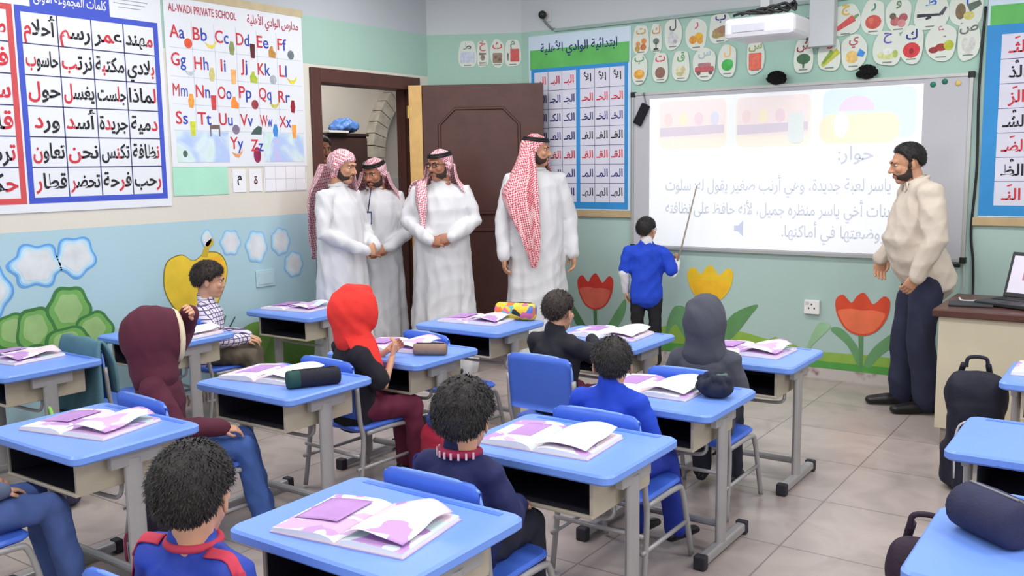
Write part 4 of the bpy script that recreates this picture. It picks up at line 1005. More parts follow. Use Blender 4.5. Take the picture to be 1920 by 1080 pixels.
# ---------------------------------------------------------------- pencil cases and pouches
def case(name, lab, x, y, rz, L, R, m, endm, zip_col=None, flat=1.0):
    t = thing(name, lab, 'pencil case', (x, y, DESK_H), math.radians(rz))
    n = 18; V = []; F = []; prof = [(-L, .55), (-L*.97, .88), (-L*.86, 1.0), (-L*.3, 1.03), (L*.3, 1.02), (L*.86, 1.0), (L*.97, .88), (L, .55)]
    for px, pr in prof:
        for k in range(n):
            a = 2*math.pi*k/n; V.append((px, R*pr*math.cos(a), max(0.0, R*flat*(1+pr*math.sin(a))*(1 if math.sin(a) > -0.7 else .9))))
    for i in range(len(prof)-1):
        for k in range(n): F.append((i*n+k, i*n+(k+1) % n, (i+1)*n+(k+1) % n, (i+1)*n+k))
    F.append(tuple(range(n-1, -1, -1))); F.append(tuple((len(prof)-1)*n+k for k in range(n)))
    mb = MB(); mb.add(V, F); mb.build('body', m, t, True)
    MB().box(-L*.8, L*.8, -.004, .004, R*flat*2.0, R*flat*2.0+.004, .001).build('zip', zip_col or M_dark, t)
    MB().tube([(L*.78, 0, R*flat*2+.004), (L*.9, .012, R*flat*1.9), (L*.96, .02, R*flat*1.6)], .003).build('zip_pull', MATS['grey_metal'], t)
    if endm:
        MB().lathe([(R*.5, 0), (R*.93, .002), (R*1.045, .012), (R*1.05, .055), (R*1.0, .056)], n=18).build('end_cap', endm, t, True, loc=(-L-.003, 0, R*flat), rot=(0, R90, 0))
    return t
case('pencil_case', 'long black pencil case with a dark green end, lying across a desk edge', -2.96, 2.74, 60, .115, .038, mat('black_canvas', (28, 28, 44), 0.8, 0.10, 30, 0.2, 150), mat('dark_green_canvas', (30, 70, 66), 0.8, 0.1, 30))
m_multi, nt, b = node_mat('multicolour_print', 0.6)
tc = nt.nodes.new('ShaderNodeTexCoord'); vo = nt.nodes.new('ShaderNodeTexVoronoi'); vo.inputs['Scale'].default_value = 26
spc = nt.nodes.new('ShaderNodeSeparateColor'); rp = ramp(nt, [(0, (236, 196, 60)), (.3, (240, 206, 84)), (.46, (226, 120, 60)), (.58, (90, 176, 196)), (.70, (40, 46, 50)), (.82, (226, 110, 150)), (.91, (84, 120, 200))], const=True)
nt.links.new(tc.outputs['Object'], vo.inputs['Vector']); nt.links.new(vo.outputs['Color'], spc.inputs[0]); nt.links.new(spc.outputs[0], rp.inputs['Fac']); nt.links.new(rp.outputs['Color'], b.inputs['Base Color'])
case('pencil_case', 'round yellow multicoloured pencil case standing out in front of the white robes', -3.20, 4.62, 12, .125, .052, m_multi, None)
case('pencil_case', 'soft brown oval pouch at the right end of the red-hooded child desk', -2.96, 3.52, 30, .085, .036, mat('brown_fabric', (142, 118, 104), 0.85, 0.10, 30, 0.2, 150), None, None, .8)
case('pencil_case', 'big dark padded pouch on the bottom right corner desk', -0.30, 2.49, -38, .095, .07, mat('dark_navy_canvas', (42, 44, 74), 0.8, 0.10, 30, 0.2, 150), None, mat('grey_zip', (120, 120, 130), 0.5, 0.05), .85)
pu = thing('pouch', 'dark ruffled fabric pouch on the desk of the boy in the blue shirt', 'pouch', (-1.43, 3.46, DESK_H), 0)
mb = MB(); mb.ell((0, 0, .04), (.075, .06, .045))
rng = random.Random(3)
for k in range(46):
    a = rng.uniform(0, 6.28); e = rng.uniform(0, 1.5); p = Vector((.07*math.cos(a)*math.cos(e), .055*math.sin(a)*math.cos(e), .045+.045*math.sin(e)))
    mb.ell(p, (.022, .010, .020), Matrix.Rotation(a+.6, 3, 'Z'), 2)
remesh(mb, .005, 2).build('body', mat('dark_ruffle_fabric', (34, 38, 56), 0.85, 0.25, 40), pu, True)
mb = MB()
for a in np.linspace(0, 6.28, 9)[:-1]: mb.ell((.018*math.cos(a)+.02, .016*math.sin(a), .092), (.014, .012, .008), sub=2)
mb.build('rosette', mat('grey_green_ribbon', (74, 96, 92), 0.7, 0.15, 30), pu, True)

# ---------------------------------------------------------------- bags
def backpack(lab, loc, rz, W, D, H, m, trim, tilt=0.0, handle=True):
    t = thing('backpack', lab, 'backpack', loc, math.radians(rz))
    t.rotation_euler = (math.radians(tilt), 0, math.radians(rz))
    mb = MB(); mb.box(-W*.5, W*.5, -D*.5, D*.42, .02, H*.72, .045); mb.limb([(-W*.28, -.01, H*.70), (W*.28, -.01, H*.70)], [(H*.18, D*.42)]*2, (0, 0, 1), 20)
    mb.box(-W*.38, W*.38, -D*.78, -D*.3, .03, H*.46, .035); mb.box(-W*.60, -W*.4, -D*.3, D*.25, .04, H*.36, .03); mb.box(W*.4, W*.60, -D*.3, D*.25, .04, H*.36, .03)
    r = remesh(mb, .011, 3, wrinkle(.004, 22, int(abs(loc[0])*100)))
    zmin = min(v.z for v in r.v); r.v = [Vector((v.x, v.y, max(v.z-zmin, 0.0))) for v in r.v]
    r.build('body', m, t, True)
    for s in (-1, 1):
        MB().tube(catmull([(s*W*.22, D*.42, H*.86), (s*W*.30, D*.75, H*.70), (s*W*.34, D*.80, H*.45), (s*W*.36, D*.55, H*.18)], 5), .014, 8).build('strap', m, t, True)
    if handle: MB().tube(catmull([(-.045, .01, H*.86), (-.035, .01, H*.86+.045), (.035, .01, H*.86+.045), (.045, .01, H*.86)], 5), .009).build('handle', m, t, True)
    zp = MB().tube(catmull([(-W*.34, -D*.68, H*.12), (-W*.35, -D*.72, H*.42), (-W*.2, -D*.70, H*.52), (W*.2, -D*.70, H*.52), (W*.35, -D*.72, H*.42), (W*.34, -D*.68, H*.12)], 4), .005)
    zp.build('piping', trim, t, True)
    return t
M_navy = mat('navy_backpack_nylon', (26, 28, 46), 0.7, 0.12, 20, 0.2, 120)
backpack('tall black backpack standing on the floor by the teacher desk', (-.67, 4.74, 0), 12, .24, .18, .68, M_navy, mat('pale_piping', (190, 190, 200), 0.6, 0.03))
backpack('dark red-edged backpack on the floor left of the bottom right corner desk', (-.505, 2.80, 0), 10, .19, .15, .56, mat('dark_maroon_nylon', (44, 30, 48), 0.7, 0.12, 20, 0.2, 120), mat('red_piping', (150, 40, 60), 0.6, 0.05))
backpack('black and pink patterned backpack on the floor under the left front desk', (-3.08, 2.03, 0), 10, .22, .13, .40, mat('black_pink_print_nylon', (50, 40, 62), 0.7, 0.35, 26), mat('pink_piping', (190, 70, 110), 0.6, 0.05))
gb = backpack('colourful school bag with lime green straps under the desk at the left edge', (-4.20, 2.28, 0), -20, .26, .16, .40, mat('multicolour_bag_nylon', (58, 60, 92), 0.7, 0.4, 18), mat('lime_piping', (150, 200, 90), 0.6, 0.05))
MB().tube(catmull([(-.06, -.02, .37), (-.03, -.03, .45), (.04, -.03, .44), (.09, -.03, .34)], 5), .008).build('lime_strap', mat('lime_webbing', (140, 196, 100), 0.6, 0.05), gb, True)
bp2 = backpack('bright red schoolbag with a blue top standing on the floor right of the red-hooded child', (-2.70, 3.30, 0), -12, .24, .17, .44, mat('red_bag_nylon', (176, 40, 66), 0.6, 0.12, 20, 0.2, 120), mat('blue_piping', (60, 80, 190), 0.6, 0.05))
MB().ell((0, 0, .375), (.10, .075, .055)).build('blue_top', mat('blue_bag_top', (52, 66, 150), 0.6, 0.3, 40), bp2, True)
# teal jacket over a chair back
jk = thing('jacket', 'teal jacket with a dark lower band hung over a chair back, behind the maroon hood', 'jacket', (-4.55, 2.84, 0), math.radians(-4))
rows = [[(-.21, -.135, .42), (-.10, -.135, .42), (.10, -.135, .42), (.21, -.135, .42)], [(-.215, -.15, .58), (-.1, -.155, .59), (.1, -.155, .59), (.215, -.15, .58)],
        [(-.20, -.20, .690), (-.1, -.205, .698), (.1, -.205, .698), (.20, -.20, .690)], [(-.22, -.225, .62), (-.1, -.235, .63), (.1, -.235, .63), (.22, -.225, .62)],
        [(-.24, -.235, .45), (-.1, -.25, .44), (.1, -.25, .44), (.24, -.235, .45)], [(-.25, -.24, .30), (-.1, -.255, .29), (.1, -.255, .29), (.25, -.24, .30)]]
sheet(rows, 7, 5, .014, lambda u, v: .010*np.sin(u*17+2*v)*v).build('shell', mat('teal_jacket_cloth', (84, 124, 138), 0.8, 0.10, 12), jk, True)
rows = [[(-.256, -.245, .31), (-.1, -.26, .30), (.1, -.26, .30), (.256, -.245, .31)], [(-.262, -.25, .20), (-.1, -.262, .185), (.1, -.262, .185), (.262, -.25, .20)]]
sheet(rows, 7, 5, .02, lambda u, v: .008*np.sin(u*17)).build('dark_band', mat('dark_band_cloth', (38, 44, 66), 0.8, 0.10, 12), jk, True)
MB().tube(catmull([(.02, -.275, .27), (-.03, -.275, .255), (-.03, -.275, .225), (.06, -.275, .215), (.14, -.272, .225)], 6), .006).build('white_emblem', M_white, jk, True)

# water bottle
bt = thing('water_bottle', 'pink and clear plastic water bottle at the right edge of the photo', 'bottle', (-.14, 3.60, DESK_H))
MB().lathe([(.028, 0), (.032, .004), (.032, .05), (.030, .055), (.032, .06), (.032, .13), (.022, .16), (.013, .175), (.013, .19)], n=20).build('body', mat('clear_bottle_plastic', (206, 214, 232), 0.15, 0.02), bt, True)
MB().lathe([(.0325, .05), (.0335, .055), (.0335, .125), (.0325, .13)], n=20).build('label_band', mat('pink_bottle_label', (206, 90, 160), 0.5, 0.08), bt, True)
MB().lathe([(.015, .188), (.0155, .192), (.0155, .208), (.012, .21)], n=20).build('cap', M_white, bt, True)

# ---------------------------------------------------------------- teacher desk, laptop
M_tb = mat('cream_desk_panel', (206, 196, 172), 0.5, 0.03, 4)
td = thing('teacher_desk', 'cream teacher desk with a dark brown top at the right', 'desk', (-0.96, 5.39, 0))
MB().box(-.03, 1.55, -.03, .68, .715, .755, .006).build('top', mat('dark_brown_desktop', (84, 52, 44), 0.35, 0.12, 9), td)
MB().box(0, 1.5, 0, .022, .10, .715).build('front_panel', M_tb, td)
MB().box(0, .022, .022, .64, .10, .715).box(1.478, 1.5, .022, .64, .10, .715).build('side_panel', M_tb, td)
MB().box(.03, 1.47, .015, .035, 0, .10).box(.025, .045, .035, .62, 0, .10).box(1.455, 1.475, .035, .62, 0, .10).build('plinth', mat('taupe_plinth', (150, 138, 128), 0.6, 0.05), td)
MB().box(1.0, 1.478, .03, .6, .40, .70, .003).build('drawer', M_tb, td)
lp = thing('laptop', 'open black laptop on the teacher desk showing a pinkish picture', 'laptop', (-.60, 5.68, .755), math.radians(-24))
MB().box(-.19, .19, -.14, .13, .004, .026, .005).build('base', mat('laptop_black', (40, 40, 44), 0.4, 0.05), lp)
kb = MB()
for r in range(5):
    for c in range(13): kb.box(-.165+c*.0255, -.165+c*.0255+.021, -.02+r*.024, -.02+r*.024+.02, .026, .0285)
kb.box(-.05, .05, -.115, -.045, .026, .0268)
kb.build('keyboard', mat('key_black', (24, 24, 26), 0.5, 0.05), lp)
sc = MB().box(-.19, .19, 0, .012, 0, .26, .004).build('screen_lid', MATS['laptop_black'], lp, loc=(0, .13, .026), rot=(math.radians(-18), 0, 0))
MB().box(-.172, .172, -.0012, 0, .025, .238).build('display', mat('laptop_display', (206, 200, 216), 0.3, 0.04, 8, emit=0.35), sc)
mb = MB()
for q in ((-.07, .17, .03), (-.02, .18, .034), (.03, .165, .03), (.08, .18, .032)): mb.prism(circ(q[0], q[1], q[2]), 'y', -.0022, -.0012)
mb.box(-.1, .11, -.0018, -.0012, .10, .15)
mb.build('display_picture', mat('laptop_display_picture', (176, 120, 140), 0.3, 0.3, 30, emit=0.25), sc)
pdv = MB().box(-.11, .11, -.08, .08, 0, .012, .004).build('tablet', mat('graphite_pad', (48, 48, 52), 0.5, 0.05)); pdv.location = (-.84, 5.60, .756); pdv.rotation_euler = (0, 0, math.radians(8))
tag(pdv, 'flat dark pad on the left end of the teacher desk', 'pad')
tag(MB().tube(catmull([(-.93, 5.80, .765), (-.90, 5.72, .762), (-.82, 5.76, .762), (-.72, 5.79, .765)], 6), .005).build('cable', mat('white_cable', (214, 214, 212), .5, .02), None, True), 'pale cable lying on the teacher desk behind the laptop', 'cable')

# ---------------------------------------------------------------- people
M_skin = mat('warm_skin', (198, 146, 116), 0.5, 0.05, 20)
M_skin2 = mat('tan_skin', (172, 118, 92), 0.5, 0.05, 20)
M_skin3 = mat('child_skin', (206, 156, 128), 0.5, 0.05, 20)
M_hair = mat('black_hair', (26, 22, 22), 0.55, 0.25, 60, 0.3, 180)
M_hairb = mat('dark_brown_hair', (44, 34, 30), 0.55, 0.25, 60, 0.3, 180)
M_beard = mat('black_beard', (58, 46, 42), 0.8, 0.2, 60, 0.2, 180)
M_thobe = mat('white_thobe_cloth', (214, 215, 219), 0.75, 0.02, 6, 0.06, 260)
M_ghutra = checker_mat('red_white_headscarf', (196, 66, 84), (232, 206, 210), 85)
M_ghutra2 = checker_mat('pale_red_white_headscarf', (200, 104, 122), (234, 220, 224), 85)
M_agal = mat('black_cord', (18, 18, 20), 0.6, 0.1, 40)
M_eyew = mat('eye_white', (226, 222, 216), 0.3, 0)
M_eyed = mat('eye_dark', (30, 22, 20), 0.2, 0)
M_lip = mat('lip', (170, 104, 92), 0.5, 0.05)
M_shoe = mat('black_shoe_leather', (26, 24, 28), 0.35, 0.08, 20)

def head_geo(child=False):
    """adult head, centre of the skull at the origin, face towards +Y, height .23"""
    m = MB()
    m.ell((0, -.014, .030), (.074, .093, .084), sub=4)
    m.ell((0, .022, -.030), (.060, .070, .080), sub=3)
    if child: m.ell((0, .030, -.034), (.064, .060, .066), sub=3)
    m.ell((0, .056, -.088), (.030, .030, .024)); m.ell((0, .030, -.078), (.046, .050, .034))
    m.limb([(-.040, .074, .030), (0, .086, .032), (.040, .074, .030)], [.013, .014, .013], (0, 0, 1))
    m.limb([(0, .086, .018), (0, .092 if child else .098, -.006), (0, .097 if child else .107, -.024)], [.008, .009, .0115 if child else .013], (1, 0, 0))
    nz = .090 if child else .097; m.ell((-.011, nz, -.028), (.009, .009, .008), sub=2); m.ell((.011, nz, -.028), (.009, .009, .008), sub=2)
    m.ell((0, .086, -.056), (.023, .010, .006), sub=2); m.ell((0, .084, -.066), (.020, .010, .007), sub=2)
    for s in (-1, 1):
        m.ell((s*.042, .062, -.018), (.022, .022, .022))
        R = Matrix.Rotation(s*.35, 3, 'Z')
        m.ell((s*.078, -.012, -.008), (.008, .018, .031), R); m.ell((s*.080, -.020, .006), (.007, .012, .018), R)
    if child: m.limb([(0, -.022, -.06), (0, -.022, -.10), (0, -.020, -.135)], [.050, .047, .046], (1, 0, 0))
    else: m.limb([(0, -.022, -.06), (0, -.030, -.13), (0, -.036, -.19)], [.054, .053, .060], (1, 0, 0))
    return remesh(m, .0046, 3)
HEADS = {c: head_geo(c) for c in (False, True)}
BVHS = {c: BVHTree.FromPolygons(h.v, h.f) for c, h in HEADS.items()}
HEAD, HBVH = HEADS[False], BVHS[False]
def use_head(child):
    global HEAD, HBVH
    HEAD, HBVH = HEADS[child], BVHS[child]
def hshell(mask, sub=5, noise=0.0, nfreq=30, seed=0, sink=.014):
    """a shell hugging the head; mask(az, el) -> thickness in metres or None where bare. az: 0 front, 180 back"""
    bm = bmesh.new(); bmesh.ops.create_icosphere(bm, subdivisions=sub, radius=1)
    D = [v.co.normalized() for v in bm.verts]; F = [[v.index for v in f.verts] for f in bm.faces]; bm.free()
    w = wrinkle(noise, nfreq, seed, 1) if noise else None
    nz = w(np.array([tuple(d*.1) for d in D])) if noise else np.zeros(len(D))
    V = []
    c = Vector((0, -.012, .02))
    for i, d in enumerate(D):
        h = HBVH.ray_cast(c, d, .4); r = h[3] if h[0] is not None else .08
        r = min(r, .125)
        az = math.degrees(math.atan2(abs(d.x), d.y)); el = math.degrees(math.asin(max(-1, min(1, d.z))))
        t = mask(az, el, d.x)
        V.append(c+d*((r+t+nz[i]) if t is not None else max(.02, r-sink)))
    m = MB(); m.add(V, F); return m
def interp(x, pts):
    for (a, p), (b, q) in zip(pts, pts[1:]):
        if x <= b: return p+(q-p)*(x-a)/(b-a) if b > a else q
    return pts[-1][1]
def hair_mask(th, line=((0, 34), (40, 30), (62, 20), (78, -4), (92, 4), (112, 0), (125, -28), (150, -40), (180, -42)), top=0.0):
    def f(az, el, x):
        lo = interp(az, line)
        if el < lo: return None
        k = min(1, (el-lo)/14)
        return .003+th*k+top*max(0, math.sin(math.radians(el)))
    return f
def beard_mask(th, tache=True):
    def f(az, el, x):
        up = interp(az, ((0, -29.5), (14, -31), (24, -38), (46, -43), (62, -36), (74, -12), (82, 4), (86, 6)))
        if az > 86: return None
        if el > up or el < -66: return None
        if az < 15 and -43 < el < -35: return None
        return .0015+th*min(1, (up-el)/16+.15)
    return f
def brow_mask():
    def f(az, el, x):
        return .0035 if (9 < az < 32 and 9.5 < el < 15) else None
    return f
def strands(mb, mask, n, ln, seed):
    """short locks on a hair shell, for a hair-like edge"""
    rng = random.Random(seed); c = Vector((0, -.012, .02))
    for _ in range(n):
        z = rng.uniform(-.7, 1); a = rng.uniform(0, 2*math.pi); q = math.sqrt(1-z*z); d = Vector((q*math.cos(a), q*math.sin(a), z))
        az = math.degrees(math.atan2(abs(d.x), d.y)); el = math.degrees(math.asin(d.z)); t = mask(az, el, d.x)
        if t is None: continue
        h = HBVH.ray_cast(c, d, .4)
        if h[0] is None: continue
        p = c+d*(min(h[3], .125)+t*.85); down = Vector((0, -.3, -1)); tg = (down-d*down.dot(d)).normalized()
        tg = (tg+Vector((rng.uniform(-.8, .8), rng.uniform(-.8, .8), rng.uniform(-.5, .5)))).normalized()
        w = d.cross(tg).normalized()*.0018; q_ = rng.uniform(.0, .35); e = p+tg*ln+d*ln*q_; mid = p+tg*ln*.5+d*ln*(.12+q_*.6)
        mb.add([p-w, p+w, mid+w*.8, mid-w*.8, e], [(0, 1, 2, 3), (3, 2, 4)])
def hand_geo(pose, side):
    """adult hand: wrist at origin, fingers along +Y, palm towards -Z, thumb on +X*side"""
    m = MB()
    m.limb([(0, -.012, 0), (0, .02, 0), (0, .06, 0), (0, .088, .001)], [(.027, .020), (.034, .017), (.041, .015), (.040, .012)], (1, 0, 0))
    m.ell((side*.022, .03, -.008), (.018, .028, .014))
    curl = {'relaxed': (.35, .40, .30), 'clasp': (.75, .75, .45), 'grip': (1.25, 1.25, .8), 'flat': (.12, .15, .10)}[pose]
    for k, (x, L) in enumerate(((.030, .068), (.0105, .076), (-.0095, .071), (-.0285, .056))):
        p = Vector((side*x, .088, 0)); a = 0; P = [p]
        for j, fr in enumerate((.46, .31, .23)):
            a += curl[j]*(1+.10*k); sp = side*x*1.2
            P.append(P[-1]+Vector((sp*L*fr*.8, math.cos(a)*L*fr, -math.sin(a)*L*fr)))
        m.limb(P, [.0092, .0086, .0078, .0066], (1, 0, 0), 10)
    q = {'relaxed': .5, 'clasp': .9, 'grip': 1.2, 'flat': .25}[pose]
    t = [Vector((side*.026, .012, -.006)), Vector((side*.047, .042, -.014-.012*q)), Vector((side*(.052-.012*q), .070, -.020-.018*q)), Vector((side*(.046-.022*q), .092-.012*q, -.024-.02*q))]
    m.limb(t, [.013, .0115, .0100, .0080], (0, 0, 1), 10)
    return remesh(m, .0034, 2)
HANDS = {(p, s): hand_geo(p, s) for p in ('relaxed', 'clasp', 'grip') for s in (-1, 1)}
def frame(d, n):
    """matrix with Y along d and -Z along n (the palm side)"""
    y = Vector(d).normalized(); z = -Vector(n); z = (z-y*z.dot(y)).normalized(); x = y.cross(z)
    return Matrix((x, y, z)).transposed()
def hand_at(p, d, n, pose, side, s):
    return Matrix.Translation(Vector(p)) @ frame(d, n).to_4x4() @ Matrix.Scale(s, 4), HANDS[(pose, side)]

class Person:
    def __init__(P, label, loc, heading, s, J, head, hands, skin, torso=(.135, .088), legs=True, cat='person'):
        """heading: world angle (deg) the chest faces; s: limb-thickness scale; J: joints in the local frame (+Y forward)"""
        P.t = thing('person', label, cat, loc, math.radians(heading-90))
        P.J = {k: Vector(v) for k, v in J.items()}; P.s = s; P.skin = skin; J = P.J
        c, yaw, pitch, hs, roll = head[0], head[1], head[2], head[3], (head[4] if len(head) > 4 else 0)
        P.HM = Matrix.Translation(Vector(c)) @ Matrix.Rotation(math.radians(yaw), 4, 'Z') @ Matrix.Rotation(math.radians(roll), 4, 'Y') @ Matrix.Rotation(math.radians(pitch), 4, 'X') @ Matrix.Scale(hs, 4)
        P.hs = hs
        m = MB(); a, b = torso
        m.limb([J['pelvis'], J['waist'], J['chest'], J['neck']+(J['chest']-J['neck'])*.25], [(a*.95, b), (a*.88, b*.92), (a*1.05, b*1.02), (a*.62, b*.62)], (1, 0, 0), 18)
        m.limb([J['neck']+(J['chest']-J['neck'])*.25, J['neck'], P.HM @ Vector((0, -.02, -.11))], [.05*s, .048*s, .048*hs], (1, 0, 0))
        for q in 'lr':
            m.limb([J['sh_'+q], (J['sh_'+q]+J['el_'+q])/2, J['el_'+q], J['wr_'+q]], [.040*s, .040*s, .036*s, .026*s], (1, 0, 0))
            m.limb([J['chest']*.5+J['sh_'+q]*.5, J['sh_'+q]], [.05*s, .040*s], (0, 1, 0))
            if legs:
                m.limb([J['hip_'+q], (J['hip_'+q]+J['kn_'+q])/2, J['kn_'+q]], [.078*s, .068*s, .050*s], (1, 0, 0))
                m.limb([J['kn_'+q], J['kn_'+q]*.65+J['an_'+q]*.35, J['an_'+q]], [.049*s, .050*s, .034*s], (1, 0, 0))
                f = J['an_'+q].lerp(J.get('toe_'+q, J['an_'+q]+Vector((0, .12*s, -.045*s))), .62)
                m.limb([J['an_'+q]+Vector((0, -.02*s, -.03*s)), f], [.030*s, .024*s], (1, 0, 0))
        body = remesh(m, .0105*max(.75, s), 3)
        body.merge(HEAD, P.HM)
        for hd in hands:
            M, g = hand_at(*hd); body.merge(g, M)
        P.body = body.build('body', skin, P.t, True)
    def on_head(P, name, mb, m, smooth=True):
        mb.xform(P.HM); return mb.build(name, m, P.t, smooth)
    def hair(P, m=None, th=.014, line=None, noise=.0012, freq=90, n=2500, ln=.016, top=.004, seed=1):
        mk = hair_mask(th, line, top) if line else hair_mask(th, top=top)
        g = hshell(mk, 5, noise, freq, seed)
        strands(g, mk, n, ln, seed)
        return P.on_head('hair', g, m or M_hair, False if n else True)
    def face(P, beard=0.0, brows=True, lips=True, m=None):
        e = MB()
        for s in (-1, 1): e.ell((s*.031, .0715, .010), (.0135, .010, .0070), sub=2)
        P.on_head('eyes', e, M_eyew)
        e = MB()
        for s in (-1, 1): e.ell((s*.031, .0788, .010), (.0062, .0042, .0062), sub=2)
        P.on_head('irises', e, M_eyed)
        if brows:
            e = MB()
            for s in (-1, 1): e.limb([(s*.014, .093, .026), (s*.032, .090, .032), (s*.049, .076, .026)], [.0035, .0042, .0028], (0, 0, 1), 8)
            P.on_head('eyebrows', e, M_beard)
        if lips:
            e = MB(); e.ell((0, .0925, -.0555), (.020, .006, .0045), sub=2).ell((0, .0905, -.0645), (.018, .006, .005), sub=2)
            P.on_head('lips', e, M_lip)
        if beard:
            P.on_head('beard', hshell(beard_mask(beard), 5, .0015, 120, 4), m or M_beard)
    def glasses(P):
        g = MB()
        for s in (-1, 1):
            g.tube([(s*.032+.022*math.cos(t), .102-.006*abs(math.cos(t)), .010+.017*math.sin(t)) for t in np.linspace(0, 2*math.pi, 15)[:-1]], .0022, 6, True)
            g.tube([(s*.054, .096, .016), (s*.080, .04, .016), (s*.086, -.012, .012)], .002, 6)
        g.tube([(-.010, .103, .014), (.010, .103, .014)], .002, 6)
        P.on_head('glasses', g, mat('black_glasses_frame', (24, 24, 26), 0.3, 0))
    def wear(P, name, parts, m, voxel, amp=.004, freq=24, seed=1, sm=4, extra=None, zmul=.6):
        """one garment grown around limbs: parts = list of (points, radii[, side])"""
        mb = MB()
        for p in parts: mb.limb(p[0], p[1], p[2] if len(p) > 2 else (1, 0, 0), 20)
        w = wrinkle(amp, freq, seed, zmul)
        fn = (lambda co: w(co)+extra(co)) if extra else w
        return remesh(mb, voxel, sm, fn).build(name, m, P.t, True)
    def torso_parts(P, k, ring, to='pelvis'):
        """ring: [(fraction from pelvis to neck, half width, half depth, forward offset)]"""
        J = P.J; pts = []; rad = []
        for f, a, b, off in ring:
            spine = [J['pelvis'], J['waist'], J['chest'], J['neck']]
            g = f*3; i = max(0, min(2, int(math.floor(g)))); p = spine[i].lerp(spine[i+1], g-i)
            pts.append(p+Vector((0, off, 0))); rad.append((a*k, b*k))
        return (pts, rad, (1, 0, 0))
    def sleeve(P, q, r0, r1, r2, end=.0):
        J = P.J; w = J['wr_'+q]+(J['el_'+q]-J['wr_'+q])*end
        m = (J['sh_'+q]+J['el_'+q])/2
        return ([J['chest']*.45+J['sh_'+q]*.55, J['sh_'+q], m, J['el_'+q], (J['el_'+q]+w)/2, w], [r0*1.05, r0, r0*.96, r1, (r1+r2)/2, r2])
    def yoke(P, r):
        J = P.J; c = J['neck']*.72+J['chest']*.28; out = [([J['sh_l'], c+Vector((0, 0, -.25*r)), J['sh_r']], [r, r*1.12, r], (0, 1, 0))]
        for q in 'lr':
            n = J['neck']*.86+J['chest']*.14
            out.append(([n, n*.5+J['sh_'+q]*.5+Vector((0, 0, -.1*r)), J['sh_'+q]], [r*.92, r*.92, r*.98], (0, 1, 0)))
        return out
    def short_sleeve(P, q, r0, r1, f=.75):
        J = P.J; e = J['sh_'+q].lerp(J['el_'+q], f)
        return ([J['chest']*.45+J['sh_'+q]*.55, J['sh_'+q], e], [r0*1.05, r0, r1])
    def trousers(P, m, k=1.0, name='trousers', amp=.004, seed=3, r=(.098, .086, .070, .066, .062), voxel=.011, end=0.0):
        J = P.J; parts = [([J['hip_l']+Vector((0, 0, .03*k)), J['hip_r']+Vector((0, 0, .03*k))], [(.086*k, .092*k)]*2, (0, 1, 0))]
        for q in 'lr':
            h, kn, an = J['hip_'+q], J['kn_'+q], J['an_'+q]+(J['kn_'+q]-J['an_'+q])*end
            parts.append(([h, (h+kn)/2, kn], [r[0]*k, r[1]*k, r[2]*k])); parts.append(([kn, (kn+an)/2, an], [r[2]*k, r[3]*k, r[4]*k]))
        return P.wear(name, parts, m, voxel, amp, 22/k, seed)
    def shoes(P, m=None, k=1.0, name='shoe'):
        for q in 'lr':
            a = P.J['an_'+q]; f = P.J.get('toe_'+q, a+Vector((0, .15*k, 0))); d = (Vector((f.x, f.y, 0))-Vector((a.x, a.y, 0))).normalized()
            z0 = a.z-.075*k
            mb = MB(); sd = Vector((d.y, -d.x, 0))
            b0 = Vector((a.x, a.y, z0))
            mb.limb([b0-d*.045*k+Vector((0, 0, .038*k)), b0+d*.08*k+Vector((0, 0, .036*k)), b0+d*.18*k+Vector((0, 0, .027*k))], [(.040*k, .037*k), (.047*k, .035*k), (.038*k, .026*k)], sd)
            mb.limb([b0-d*.03*k+Vector((0, 0, .04*k)), b0-d*.015*k+Vector((0, 0, .09*k))], [.040*k, .042*k], sd)
            g = remesh(mb, .006, 3); zm = min(v.z for v in g.v)
            g.v = [Vector((v.x, v.y, max(v.z, zm+.008*k))) for v in g.v]
            o = g.build(name, m or M_shoe, P.t, True)
    def agal(P, tilt=-8):
        g = MB(); R = Matrix.Rotation(math.radians(tilt), 4, 'X')
        for z, r in ((.078, .084), (.092, .078)):
            g.tube([R @ Vector((r*.95*math.cos(t), -.012+r*1.14*math.sin(t), z)) for t in np.linspace(0, 2*math.pi, 33)[:-1]], .0095, 10, True)
        P.on_head('head_cord', g, M_agal)
    def scarf_cap(P, m, th=.013, front=22):
        def f(az, el, x):
            lo = interp(az, ((0, front), (40, front-4), (62, -2), (78, -40), (90, -60), (180, -62)))
            if el < lo: return None
            return .004+th*min(1, (el-lo)/8+.4)
        P.on_head('headscarf_crown', hshell(f, 5, .003, 50, 8), m)

